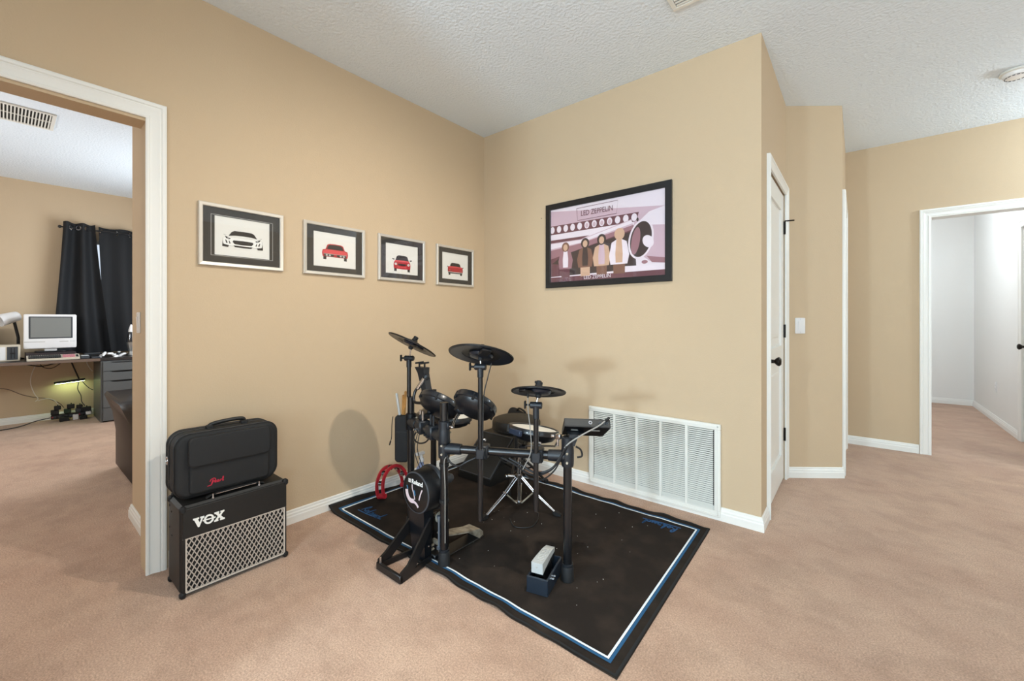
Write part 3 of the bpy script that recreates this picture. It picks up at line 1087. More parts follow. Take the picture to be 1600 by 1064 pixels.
def rug_h(x, y):
    """low ripples along both long sides, left end climbing onto the baseboard"""
    e = 0.0
    d1 = (y + 1.392) / 0.11
    d2 = (-0.166 - y) / 0.10
    amp = min(1.0, max(0.12, (x - 0.35) / 0.35)) * min(1.0, max(0.0, (1.75 - x) / 0.3))
    if d1 < 1:
        e += (1 - d1) ** 2 * (0.004 + 0.006 * wav(x, 0.7)) * amp
    if d2 < 1:
        e += (1 - d2) ** 2 * (0.005 + 0.006 * wav(x, 1.9))
    lift = 0.0
    if x < 0.10 and y < -0.9:
        lift = 0.030 * ((0.10 - x) / 0.082) ** 2 * min(1.0, (-0.9 - y) / 0.3)
    return 0.005 + max(e, 0) + lift


RX0, RX1, RY0, RY1 = 0.018, 1.885, -1.392, -0.166


def rug_edge(x, y):
    """slightly wavy outline along the long sides"""
    if y < -0.8:
        return 0.004 * wav(x, 0.7) * min(1.0, max(0.1, (x - 0.35) / 0.35)) * min(1.0, max(0.1, (1.75 - x) / 0.3))
    return 0.0045 * wav(x, 1.9)


t = thing('drum_rug', 'black drum rug with a white and blue border line under the electronic drum kit', 'rug', ((RX0 + RX1) / 2, (RY0 + RY1) / 2, 0))
nx, ny = 120, 48
mb = MB()
vs_, fs = [], []
for layer in (0, 1):
    for j in range(ny + 1):
        for i in range(nx + 1):
            u, v = i / nx, j / ny
            x = RX0 + (RX1 - RX0) * u + 0.03 * (0.5 - v) * (u)
            y = RY0 + (RY1 - RY0) * v
            w = abs(2 * v - 1) ** 6
            y += rug_edge(x, y) * w
            z = rug_h(x, y) if layer == 0 else (0.001 if 0 < i < nx and 0 < j < ny else rug_h(x, y) - 0.0045)
            vs_.append((x, y, z))
K = (nx + 1) * (ny + 1)
for j in range(ny):
    for i in range(nx):
        a = j * (nx + 1) + i
        fs.append((a, a + 1, a + nx + 2, a + nx + 1))
        fs.append((K + a, K + a + nx + 1, K + a + nx + 2, K + a + 1))
ring = [i for i in range(nx)] + [j * (nx + 1) + nx for j in range(ny)] + [ny * (nx + 1) + nx - i for i in range(nx)] + [(ny - j) * (nx + 1) for j in range(ny)]
for q in range(len(ring)):
    a, b = ring[q], ring[(q + 1) % len(ring)]
    fs.append((a, K + a, K + b, b))
mb.add(vs_, fs)
mb.build('rug_pile', M_rug, t)


def rug_line(name, inset, width, mt, lift):
    mb = MB()
    x0, x1, y0, y1 = RX0 + inset, RX1 - inset, RY0 + inset, RY1 - inset
    pts = []
    n = 90
    for i in range(n):
        pts.append((x0 + (x1 - x0) * i / n, y0))
    for i in range(50):
        pts.append((x1, y0 + (y1 - y0) * i / 50))
    for i in range(n):
        pts.append((x1 - (x1 - x0) * i / n, y1))
    for i in range(50):
        pts.append((x0, y1 - (y1 - y0) * i / 50))
    cx, cy = (x0 + x1) / 2, (y0 + y1) / 2
    vs_, fs = [], []
    for (x, y) in pts:
        onx = abs(y - y0) < 1e-6 or abs(y - y1) < 1e-6
        ony = abs(x - x0) < 1e-6 or abs(x - x1) < 1e-6
        dx = (width if x > cx else -width) if ony else 0
        dy = (width if y > cy else -width) if onx else 0
        for k in (0, 1):
            px, py = x + dx * k, y + dy * k
            u = (px - RX0) / (RX1 - RX0)
            v = (py - RY0) / (RY1 - RY0)
            ex = 0.03 * (0.5 - v) * u
            w = abs(2 * v - 1) ** 6
            ey = rug_edge(px + ex, py) * w
            vs_.append((px + ex, py + ey, rug_h(px + ex, py + ey) + lift))
    m = len(pts)
    for i in range(m):
        j = (i + 1) % m
        fs.append((2 * i, 2 * j, 2 * j + 1, 2 * i + 1))
    mb.add(vs_, fs)
    return mb.build(name, mt, t, recalc=True)


rug_line('white_border_line', 0.062, 0.0085, M_rug_white, 0.0022)
rug_line('blue_border_line', 0.052, 0.011, M_rug_blue, 0.0020)
rug_line('edge_binding', 0.012, 0.010, M_rug_edge, 0.0022)


# blue script strokes near two corners
def script(ox, oy, s, flip):
    mb = MB()
    M = Matrix.Translation((ox, oy, 0.0072)) @ Matrix.Rotation(PI if flip else 0, 4, 'Z') @ Matrix.Scale(s, 4)
    strokes = [[(0, .1), (.1, .8), (.25, 1.0), (.3, .7), (.12, .45), (.3, .3), (.45, .1)], [(.45, .2), (.6, .45), (.75, .3), (.6, .12), (.5, .25)],
               [(.85, .05), (1.05, .9), (1.0, .1), (1.15, .2)], [(1.25, .4), (1.4, .42), (1.3, .1), (1.5, .4), (1.55, .08)],
               [(1.65, .1), (1.75, .4), (1.85, .1), (2.0, .4), (2.05, .1)], [(2.45, .4), (2.2, .35), (2.25, .08), (2.45, .15), (2.6, 1.0), (2.55, .1)], [(-.2, -.1), (1.2, -.05), (2.9, .15)]]
    for st in strokes:
        mb.ribbon([(p.x, p.y) for p in crom([(a, b, 0) for a, b in st], 5)], 0.12, 0, M, 0, 0.01)
    return mb.build('blue_script', M_rug_logo, t, smooth=False)


script(1.73, -0.27, 0.068, True)
script(0.17, -1.27, 0.068, False)
mb = MB()
for i in range(46):
    x, y = random.uniform(0.75, 1.75), random.uniform(-1.25, -0.3)
    r_ = random.uniform(0.0010, 0.0024)
    mb.lathe([(0, -r_), (r_, 0), (0, r_)], Matrix.Translation((x, y, rug_h(x, y) + r_ + 0.0005)), 5)
lint = mb.build('lint_speck', mat('lint_white', 'D8D2C6', 0.9), t)
lint['kind'] = 'stuff'

# ================================================================== DRUM RACK
PL, PR, PM, PK = (0.992, -1.325), (1.504, -1.054), (0.607, -1.226), (0.351, -0.853)
FZ = 0.008
rack = thing('drum_rack', 'black tubular electronic drum rack standing on the black rug', 'drum rack', (0.95, -1.15, FZ - 0.001))
for (x, y), top in ((PL, 0.767), (PR, 0.640), (PM, 0.735), (PK, 0.70)):
    o = MB().cyl((x, y, FZ + 0.045), (x, y, top), 0.019, n=24, bev=0.002).build('post', M_tube, rack)
    MB().lathe([(0, 0), (0.029, 0), (0.029, 0.006), (0.027, 0.055), (0.0235, 0.062), (0.0195, 0.062)], Matrix.Translation((x, y, FZ)), 24).build('rubber_foot', M_rubber, o)
    MB().lathe([(0.0205, 0), (0.0245, 0.001), (0.0245, 0.010), (0.0205, 0.011)], Matrix.Translation((x, y, FZ + 0.063)), 24).build('collar', M_joint, o)
    MB().cyl((x, y, top - 0.002), (x, y, top + 0.004), 0.0195, n=24).build('end_cap', M_blk, o)


def V3(p, z):
    return Vector((p[0], p[1], z))


for a, b, z in ((PL, PR, 0.555), (PL, PM, 0.605), (PM, PK, 0.605)):
    A, B = V3(a, z), V3(b, z)
    d = (B - A).normalized()
    o = MB().cyl(A + d * 0.03, B - d * 0.03, 0.019, n=24).build('cross_bar', M_tube, rack)
    for P, s in ((A, 1), (B, -1)):
        q = MB()
        q.lathe([(0.0192, -0.045), (0.026, -0.043), (0.028, -0.03), (0.028, 0.03), (0.026, 0.043), (0.0192, 0.045)], Matrix.Translation(P), 24)
        q.lathe([(0.027, 0.012), (0.0255, 0.06), (0.0245, 0.085), (0.0195, 0.087)], axis_frame(P, d * s), 24)
        q.build('tee_joint', M_joint, rack)
        n_ = d.cross(Vector((0, 0, 1)))
        for dz in (-0.02, 0.02):
            MB().cyl(P + n_ * 0.026 + Vector((0, 0, dz)), P + n_ * 0.036 + Vector((0, 0, dz)), 0.005, n=8).build('joint_bolt', M_steel, rack)
# cable clips on the front post
for z in (0.30, 0.47):
    MB().lathe([(0.0195, 0), (0.023, 0.001), (0.023, 0.016), (0.0195, 0.017)], Matrix.Translation(V3(PL, z)), 20).build('cable_clip', M_rubber, rack)
q = MB()
q.cyl((0.970, -1.337, 0.085), (0.970, -1.337, 0.225), 0.0062, n=10)
q.lathe([(0, 0), (0.011, 0.002), (0.011, 0.012), (0, 0.014)], Matrix.Translation((0.970, -1.337, 0.222)), 12)
q.box((0.962, -1.345, 0.075), (0.986, -1.327, 0.090))
q.build('height_rod', mat('blued_steel', '6F7C8A', 0.35, 0.7), rack)


def clamp(P, d, parent):
    """block clamp around a bar"""
    d = Vector(d).normalized()
    M = frame(P, d, (0, 0, 1))
    q = MB()
    q.box((-0.028, -0.030, -0.030), (0.028, 0.030, 0.034), M, 0.006)
    q.box((-0.020, -0.024, 0.034), (0.020, 0.024, 0.058), M, 0.005)
    q.build('clamp', M_joint, parent)
    q = MB()
    q.cyl(M @ Vector((0, 0.03, 0.02)), M @ Vector((0, 0.052, 0.02)), 0.004, n=8)
    q.box((-0.020, 0.048, 0.015), (0.020, 0.062, 0.025), M, 0.004)
    q.build('wing_bolt', M_chrome, parent)


# ================================================================== CYMBALS
def cymbal(label, c, n, dia, pole_xy, pole_z0, pole_z1, joint, pole_r=0.0115, hint=(1, 0, 0), clamp_dir=None, arm_label='', boom=None):
    c = Vector(c)
    n = Vector(n).normalized()
    M = axis_frame(c, n, hint)
    t = thing('cymbal_pad', label, 'cymbal', c, 'electronic cymbal pads')
    R = dia / 2
    pr = [(0.012, 0.016), (0.030, 0.015), (0.050, 0.008), (R * 0.55, 0.005), (R * 0.97, -0.003), (R, -0.006), (R * 0.985, -0.010), (R * 0.55, -0.004), (0.052, 0.000), (0.012, 0.004)]
    d = MB().lathe(pr, M, 56).build('cymbal_disc', [M_pad], t)
    q = MB()
    q.lathe([(R * 0.60, -0.0035), (R * 0.60, -0.0060), (R * 0.93, -0.0105), (R * 0.93, -0.0085)], M, 56)
    q.build('underside_ring', M_under, d)
    q = MB()
    q.lathe([(0.0, 0.002), (0.050, 0.000), (0.056, -0.006), (0.050, -0.016), (0.016, -0.020), (0, -0.020)], M, 32)
    q.build('sensor_housing', M_under, t)
    q = MB()
    q.box((0.035, -0.022, -0.020), (R * 0.80, 0.022, -0.008), M, 0.004)
    q.build('jack_box', M_blk, t)
    q = MB()
    q.lathe([(0, 0.014), (0.017, 0.015), (0.017, 0.024), (0.0135, 0.026), (0.0135, 0.040), (0.010, 0.043), (0, 0.043)], M, 20)
    q.box((-0.022, -0.004, 0.028), (0.022, 0.004, 0.040), M, 0.002)
    q.build('wing_nut', M_rubber, t)
    # arm
    a = thing('cymbal_stand', arm_label, 'cymbal stand', (pole_xy[0], pole_xy[1], pole_z0), 'cymbal stands on the drum rack')
    J = Vector(joint)
    q = MB()
    q.cyl((pole_xy[0], pole_xy[1], pole_z0), (pole_xy[0], pole_xy[1], pole_z1), pole_r, n=18, bev=0.0015)
    q.build('pole', M_tube, a)
    q = MB()
    q.cyl((pole_xy[0], pole_xy[1], pole_z1 - 0.03), (pole_xy[0], pole_xy[1], J.z), 0.014, n=16, bev=0.002)
    q.cyl(J + Vector((0.024, 0.012, 0)), J - Vector((0.024, 0.012, 0)), 0.015, n=16, bev=0.003)
    q.build('tilter', M_joint, a)
    q = MB()
    W = J - Vector((0.024, 0.012, 0))
    q.cyl(W, W - Vector((0.016, 0.008, 0)), 0.005, n=8)
    Wm = frame(W - Vector((0.020, 0.010, 0)), (0, 0, 1), (0.45, -0.9, 0))
    q.box((-0.018, -0.008, -0.004), (0.018, 0.008, 0.004), Wm, 0.003)
    q.build('wing_bolt', M_rubber, a)
    q = MB()
    q.cyl(J, c - n * 0.020, 0.0045, n=10)
    q.build('rod', M_chrome, a)
    q = MB()
    q.lathe([(0, -0.034), (0.009, -0.034), (0.013, -0.028), (0.013, -0.021), (0, -0.021)], M, 16)
    q.build('felt_washer', M_rubber, a)
    if clamp_dir:
        clamp(Vector(clamp_dir[0]), clamp_dir[1], a)
    return t, a


dLR = Vector((0.512, 0.271, 0)).normalized()
nLR = Vector((dLR.y, -dLR.x, 0))
pr_ = Vector((1.161, -1.236, 0)) + nLR * 0.046
ph_ = Vector((1.385, -1.117, 0)) + nLR * 0.046
cymbal('large black cymbal pad tilted away on the tall middle pole', Vector((1.161, -1.236, 1.006)) + nLR * 0.03, (-0.144, 0.365, 0.92), 0.300,
       (pr_.x, pr_.y), 0.252, 0.93, (pr_.x, pr_.y, 0.948), clamp_dir=((1.161, -1.236, 0.555), dLR), hint=(0.8, -0.6, 0), arm_label='tall black cymbal pole clamped to the middle of the rack bar')
cymbal('small black hi-hat cymbal pad beside the sound module', Vector((1.392, -1.112, 0.848)) + nLR * 0.03, (-0.176, 0.294, 0.939), 0.245,
       (ph_.x, ph_.y), 0.318, 0.755, (ph_.x, ph_.y, 0.785), clamp_dir=((1.385, -1.117, 0.555), dLR), hint=(-0.2, -1, 0), arm_label='short black cymbal pole carrying the hi-hat pad')
cymbal('black cymbal pad steeply tilted beside the tan wall above the stick bag', (0.615, -1.219, 1.030), (0.148, 0.473, 0.869), 0.285,
       (PM[0] - 0.012, PM[1] - 0.004), 0.737, 0.93, (PM[0] - 0.010, PM[1] - 0.004, 0.950), hint=(0.9, -0.2, 0), arm_label='black cymbal pole rising from the rack post beside the stick bag')


# ================================================================== DRUM PADS
def drum_pad(name, label, c, n, dia, depth, head_mat, hint, sides=40, cat='drum pad', group='tom pads on the drum rack'):
    c = Vector(c)
    M = axis_frame(c, n, hint)
    R = dia / 2
    t = thing(name, label, cat, c, group)
    q = MB()
    q.lathe([(0, -depth), (R * 0.55, -depth), (R * 0.80, -depth * 0.80), (R * 0.93, -depth * 0.45), (R * 0.95, -0.022), (R * 0.90, -0.016), (0, -0.016)], M, sides)
    q.build('shell', M_greyplastic if cat == 'x' else M_pad_shell, t)
    q = MB()
    q.lathe([(R * 0.93, -0.026), (R, -0.022), (R, 0.000), (R * 0.975, 0.006), (R * 0.92, 0.005), (R * 0.90, -0.004), (R * 0.90, -0.026)], M, sides)
    q.build('rim', M_hoop, t)
    MB().lathe([(0, 0.0005), (R * 0.905, -0.0015), (R * 0.905, -0.005), (0, -0.005)], M, sides).build('head', head_mat, t)
    for i in range(6):
        a = 2 * PI * i / 6 + 0.3
        P = M @ Vector((R * 0.97 * math.cos(a), R * 0.97 * math.sin(a), 0))
        D = M.to_3x3() @ Vector((0, 0, 1))
        MB().cyl(P - D * 0.034, P - D * 0.002, 0.006, n=8).build('lug', M_blk, t)
    return t, M


M_pad_shell = mat('pad_shell', '14161A', 0.38)
M_hoop = mat('pad_hoop', '181B20', 0.30, coat=0.3)
# tom A near the front post
tA, MA = drum_pad('tom_pad', 'black tom pad held by a bent chrome rod at the front rack post', (1.094, -1.214, 0.768), (-0.061, 0.649, 0.758), 0.215, 0.062, M_mesh, (0.8, -0.5, -0.3))
q = MB()
q.box((-0.128, -0.022, -0.052), (-0.088, 0.022, 0.006), MA @ Matrix.Rotation(PI, 4, 'Z') @ Matrix.Rotation(PI, 4, 'Z'), 0.005)
q.build('mount_block', M_joint, tA)
q = MB()
q.cyl(MA @ Vector((-0.108, 0, 0.006)), MA @ Vector((-0.108, 0, 0.022)), 0.005, n=8)
q.box((-0.126, -0.005, 0.018), (-0.090, 0.005, 0.032), MA, 0.003)
q.build('wing_bolt', M_rubber, tA)
ra = thing('tom_rod', 'bent chrome rod between front rack post and tom pad', 'tom mount', (PL[0], PL[1], 0.66), 'tom mounts')
s0 = MA @ Vector((-0.108, 0, -0.055))
e0 = Vector((1.020, -1.320, 0.664))
MB().tube(crom([s0 + (s0 - e0) * 0.1, s0, s0 * 0.45 + e0 * 0.55 + Vector((0.006, -0.004, -0.012)), e0 + Vector((0.022, 0.004, -0.004)), e0, e0 - Vector((0.018, 0.002, -0.004))], 8), 0.0058, 12).build('rod', M_chrome, ra)
q = MB()
q.lathe([(0.0195, -0.022), (0.027, -0.020), (0.027, 0.020), (0.0195, 0.022)], Matrix.Translation((PL[0], PL[1], 0.664)), 20)
q.box((0.985, -1.332, 0.648), (1.026, -1.306, 0.680), None, 0.004)
q.build('clamp', M_joint, ra)
# tom B on the far end of the front bar
tB, MBm = drum_pad('tom_pad', 'black tom pad with a tall bracket beside the steep cymbal pad', (0.795, -1.172, 0.724), (-0.055, 0.635, 0.77), 0.238, 0.062, M_mesh, (0.8, -0.5, -0.3))
q = MB()
A0 = MBm @ Vector((-0.085, 0, -0.03))
top = Vector((0.628, -1.166, 0.898))
q.loft([[A0 + Vector((sx * 0.030, sy * 0.024, 0)) for sx, sy in ((-1, -1), (1, -1), (1, 1), (-1, 1))],
        [A0.lerp(top, 0.5) + Vector((sx * 0.020, sy * 0.02, 0)) for sx, sy in ((-1, -1), (1, -1), (1, 1), (-1, 1))],
        [A0.lerp(top, 0.85) + Vector((sx * 0.026, sy * 0.02, 0)) for sx, sy in ((-1, -1), (1, -1), (1, 1), (-1, 1))],
        [top + Vector((sx * 0.038, sy * 0.022, 0)) for sx, sy in ((-1, -1), (1, -1), (1, 1), (-1, 1))]])
q.build('bracket', M_joint, tB, angle=30)
for dx in (-0.024, 0.022):
    q = MB()
    q.cyl(top + Vector((dx, 0, 0)), top + Vector((dx, 0, 0.020)), 0.005, n=8)
    q.cyl(top + Vector((dx - 0.020, -0.012, 0.020)), top + Vector((dx + 0.022, 0.012, 0.028)), 0.005, n=8)
    q.build('wing_bolt', M_rubber, tB)
rb = thing('tom_rod', 'bent dark rod from the rack joint up to the tall tom bracket', 'tom mount', (0.62, -1.22, 0.70), 'tom mounts')
MB().tube(crom([(0.668, -1.180, 0.842), (0.650, -1.190, 0.812), (0.622, -1.210, 0.765), (0.632, -1.222, 0.715), (0.685, -1.215, 0.712), (0.745, -1.21, 0.706)], 8), 0.008, 12).build('rod', M_tube, rb)
q = MB()
q.cyl((0.668, -1.180, 0.842), (0.634, -1.202, 0.782), 0.0125, n=14, bev=0.002)
q.build('ball_sleeve', M_chrome, rb)
q = MB()
q.cyl((0.678, -1.168, 0.858), (0.668, -1.180, 0.840), 0.017, n=14, bev=0.003)
q.build('ball_socket', M_joint, rb)
q = MB()
q.cyl((0.745, -1.21, 0.665), (0.745, -1.21, 0.735), 0.012, n=12)
q.cyl((0.745, -1.21, 0.706), (0.790, -1.205, 0.700), 0.006, n=8)
q.box((0.730, -1.275, 0.640), (0.762, -1.195, 0.668), None, 0.005)
q.build('clamp', M_joint, rb)
# floor tom C
tC, MC = drum_pad('tom_pad', 'flat lying tom pad with white mesh head behind the front rack post', (0.634, -0.945, 0.590), (0.04, 0.03, 0.999), 0.235, 0.060, M_mesh, (1, 0, 0))
rc = thing('tom_rod', 'short dark rod carrying the flat tom pad on the rear rack post', 'tom mount', (0.45, -0.89, 0.50), 'tom mounts')
MB().tube(crom([(PK[0] + 0.018, PK[1] - 0.006, 0.470), (0.44, -0.89, 0.462), (0.53, -0.915, 0.475), (0.585, -0.93, 0.505), (0.600, -0.935, 0.529)], 6), 0.0065, 10).build('rod', M_tube, rc)
q = MB()
q.lathe([(0.0195, -0.022), (0.027, -0.020), (0.027, 0.020), (0.0195, 0.022)], Matrix.Translation((PK[0], PK[1], 0.470)), 20)
q.build('clamp', M_joint, rc)
clampM = None
# row of clamps on the front bar
for i, f in enumerate((0.30, 0.62)):
    P = V3(PL, 0.605).lerp(V3(PM, 0.605), f)
    q = MB()
    Mx = frame(P, V3(PM, 0) - V3(PL, 0), (0, 0, 1))
    q.box((-0.032, -0.032, -0.030), (0.032, 0.036, 0.032), Mx, 0.006)
    q.build('bar_clamp', M_joint, rack)
    q = MB()
    for dx in (-0.016, 0.016):
        q.cyl(Mx @ Vector((dx, 0.036, -0.005)), Mx @ Vector((dx, 0.085, -0.005)), 0.0055, n=10)
        q.cyl(Mx @ Vector((dx, -0.012, -0.03)), Mx @ Vector((dx, -0.012, -0.042)), 0.006, n=8)
    q.build('clamp_bolt', M_chrome if i else M_joint, rack)

# ================================================================== SNARE + STAND + THRONE
tS, MS = drum_pad('snare_pad', 'black snare pad with white mesh head on a chrome tripod stand', (0.998, -0.619, 0.510), (0.041, 0.177, 0.983), 0.300, 0.072, M_mesh, (1, 0, 0), 56, 'snare drum', None)
q = MB()
q.box((-0.160, -0.035, -0.045), (-0.135, 0.035, 0.004), MS @ Matrix.Rotation(0.5, 4, 'Z'), 0.004)
q.build('jack_plate', M_blk, tS)
q = MB()
q.box((-0.030, -0.166, -0.040), (0.075, -0.144, -0.006), MS @ Matrix.Rotation(-0.25, 4, 'Z'), 0.004)
q.build('badge_plate', mat('blue_black_plate', '26344A', 0.35), tS)
scx, scy = 0.908, -0.654
st = thing('snare_stand', 'chrome tripod snare stand on the black rug', 'drum stand', (scx, scy, FZ))
MB().cyl((scx, scy, 0.045), (scx, scy, 0.30), 0.0125, n=18).build('lower_tube', M_chrome, st)
MB().cyl((scx, scy, 0.30), (scx + 0.018, scy + 0.008, 0.395), 0.0095, n=16).build('upper_tube', M_chrome, st)
q = MB()
q.lathe([(0.0125, 0), (0.021, 0.002), (0.021, 0.026), (0.0125, 0.028)], Matrix.Translation((scx, scy, 0.195)), 18)
q.cyl((scx - 0.02, scy - 0.015, 0.21), (scx - 0.05, scy - 0.04, 0.212), 0.009, n=10)
q.box((scx - 0.062, scy - 0.062, 0.204), (scx - 0.044, scy - 0.026, 0.222), None, 0.004)
q.build('upper_collar', M_chrome, st)
MB().lathe([(0.0125, 0), (0.024, 0.002), (0.024, 0.012), (0.0125, 0.014)], Matrix.Translation((scx, scy, 0.048)), 18).build('lower_collar', M_chrome, st)
feet = [(0.836, -0.876), (1.126, -0.575), (0.780, -0.480)]
for fx, fy in feet:
    F_ = Vector((fx, fy, FZ + 0.014))
    T_ = Vector((scx, scy, 0.205))
    d = F_ - T_
    dh = Vector((d.x, d.y, 0)).normalized()
    sd = Vector((-dh.y, dh.x, 0))
    q = MB()
    kn = T_.lerp(F_, 0.42)
    for s in (-1, 1):
        q.tube([T_ + dh * 0.02 + sd * s * 0.010, kn + sd * s * 0.009, F_ + sd * s * 0.004], 0.0042, 8)
    q.cyl(kn - sd * 0.016, kn + sd * 0.016, 0.006, n=8)
    leg = q.build('leg', M_chrome, st)
    q = MB()
    for s in (-1, 1):
        q.tube([kn + sd * s * 0.012, Vector((scx, scy, 0.055)) + dh * 0.022 + sd * s * 0.010], 0.0035, 6)
    q.build('brace', M_steel, st)
    q = MB()
    Mf = frame(F_ + dh * 0.004, dh, (0, 0, 1))
    pm = MB()
    q.loft([[(x, y, z) for x, y, z in l] for l in ([(-0.022, -0.008, -0.010), (-0.022, 0.010, -0.010), (-0.022, 0.010, 0.010), (-0.022, -0.008, 0.010)],
            [(0.0, -0.013, -0.014), (0.0, 0.012, -0.014), (0.0, 0.012, 0.014), (0.0, -0.013, 0.014)], [(0.026, -0.013, -0.011), (0.026, -0.004, -0.011), (0.026, -0.004, 0.011), (0.026, -0.013, 0.011)])], Mf)
    q.build('rubber_foot', M_rubber, leg)
B0 = Vector((scx + 0.018, scy + 0.008, 0.395))
Ms = axis_frame(B0 + Vector((0.02, 0.005, 0.012)), (0.041, 0.177, 0.983))
for a in (0.4, 0.4 + 2 * PI / 3, 0.4 + 4 * PI / 3):
    C_ = MS @ Vector((0.135 * math.cos(a), 0.135 * math.sin(a), -0.060))
    C2 = MS @ Vector((0.157 * math.cos(a), 0.157 * math.sin(a), -0.034))
    C3 = MS @ Vector((0.157 * math.cos(a), 0.157 * math.sin(a), -0.006))
    MB().tube([B0, B0.lerp(C_, 0.5) + Vector((0, 0, -0.008)), C_ + Vector((0, 0, -0.022)), C2, C3], 0.006, 8).build('basket_arm', M_blk if a > 1 else M_chrome, st)
MB().lathe([(0, -0.02), (0.022, -0.018), (0.024, 0.004), (0.012, 0.012), (0, 0.012)], Matrix.Translation(B0), 16).build('basket_hub', M_joint, st)

th = thing('drum_throne', 'round black drum throne seat behind the snare pad', 'stool', (0.655, -0.365, FZ))
tx, ty = 0.655, -0.365
MB().lathe([(0, 0.385), (0.140, 0.385), (0.160, 0.392), (0.168, 0.41), (0.168, 0.452), (0.160, 0.470), (0.135, 0.480), (0, 0.482)], Matrix.Translation((tx, ty, 0)), 48).build('seat_cushion', M_vinyl, th)
MB().lathe([(0.169, 0.408), (0.1705, 0.411), (0.169, 0.414)], Matrix.Translation((tx, ty, 0)), 48).build('seat_piping', M_nylon2, th)
MB().cyl((tx, ty, 0.10), (tx, ty, 0.386), 0.014, n=16).build('column', M_tube, th)
for k in range(3):
    a = 0.9 + k * 2 * PI / 3
    e = Vector((tx + 0.23 * math.cos(a), ty + 0.20 * math.sin(a), FZ + 0.012))
    q = MB()
    q.tube([(tx, ty, 0.23), (tx * 0.45 + e.x * 0.55, ty * 0.45 + e.y * 0.55, 0.125), e], 0.009, 8)
    q.tube([(tx, ty, 0.11), (tx * 0.45 + e.x * 0.55, ty * 0.45 + e.y * 0.55, 0.125)], 0.006, 6)
    lg = q.build('leg', M_tube, th)
    MB().cyl(e - Vector((0, 0, 0.012)), e + Vector((0, 0, 0.014)), 0.017, n=12, bev=0.003).build('rubber_foot', M_rubber, lg)

# ================================================================== SOUND MODULE
mw = Vector((0.151, 0.125, -0.008)).normalized()
aw = Vector((-0.636, 0.772, 0)).normalized()
aw = (aw - mw * aw.dot(mw)).normalized()
ang = math.radians(33)
my = aw * math.cos(ang) - Vector((0, 0, 1)) * math.sin(ang)
M0 = frame(Vector((1.490, -1.058, 0.704)), mw, my)     # x width, y towards the player, z up
smod = thing('sound_module', 'black drum sound module on the rack post beside the wall grille', 'sound module', Vector((1.57, -0.98, 0.66)))
q = MB()
q.loft([[(0.0, 0, -0.018), (0.205, 0, -0.018), (0.205, 0, 0.020), (0.0, 0, 0.020)], [(0.004, 0.125, -0.016), (0.195, 0.125, -0.016), (0.195, 0.125, 0.006), (0.004, 0.125, 0.006)]], M0)
q.build('case', M_blk, smod, angle=20)
q = MB()
q.box((0.004, -0.0012, -0.014), (0.201, 0.0, 0.016), M0)
q.build('rear_panel', mat('module_panel', '2B2A28', 0.4), smod, smooth=False)
for x, r_ in ((0.115, 0.0085), (0.158, 0.006), (0.175, 0.006), (0.190, 0.006)):
    q = MB()
    q.lathe([(r_ * 0.45, 0.001), (r_ * 0.5, 0.004), (r_, 0.004), (r_, 0.0), ], frame(M0 @ Vector((x, -0.0012, 0.002)), mw, M0.to_3x3() @ Vector((0, 0, 1))), 16)
    q.build('jack', M_chrome if x < 0.12 else M_greyplastic, smod)
q = MB()
q.box((0.02, 0.02, 0.018), (0.04, 0.035, 0.026), M0, 0.003)
q.build('corner_button', M_silver, smod)
for x0, x1 in ((0.035, 0.065), (0.125, 0.165)):
    MB().box((x0, 0.040, -0.0187), (x1, 0.048, -0.0178), M0).build('label_plate', P_grey, smod, smooth=False)
mm = thing('module_bracket', 'black bracket joining the sound module to the rack post beside the wall grille', 'bracket', (1.515, -1.04, 0.60))
q = MB()
c0 = M0 @ Vector((0.055, 0.055, -0.020))
q.loft([[c0 + mw * sx * 0.040 + aw * sy * 0.028 for sx, sy in ((-1, -1), (1, -1), (1, 1), (-1, 1))],
        [Vector((1.522, -1.034, 0.655)) + mw * sx * 0.020 + aw * sy * 0.022 for sx, sy in ((-1, -1), (1, -1), (1, 1), (-1, 1))],
        [Vector((1.512, -1.046, 0.605)) + mw * sx * 0.018 + aw * sy * 0.020 for sx, sy in ((-1, -1), (1, -1), (1, 1), (-1, 1))]])
q.build('arm', M_joint, mm, angle=20)
q = MB()
q.lathe([(0.0195, -0.04), (0.027, -0.038), (0.027, 0.03), (0.0195, 0.032)], Matrix.Translation((PR[0], PR[1], 0.610)), 20)
q.build('clamp', M_joint, mm)
q = MB()
q.tube(crom([(1.535, -1.035, 0.60), (1.552, -1.022, 0.585), (1.556, -1.018, 0.558), (1.540, -1.032, 0.552)], 5), 0.0042, 8)
q.build('wing_bolt', M_rubber, mm)
q = MB()
q.box((1.462, -1.092, 0.632), (1.486, -1.070, 0.654), None, 0.003)
q.cyl((1.470, -1.082, 0.600), (1.470, -1.082, 0.634), 0.005, n=8)
q.cyl((1.458, -1.096, 0.645), (1.450, -1.104, 0.646), 0.008, n=10)
q.build('chrome_stop', M_chrome, mm)

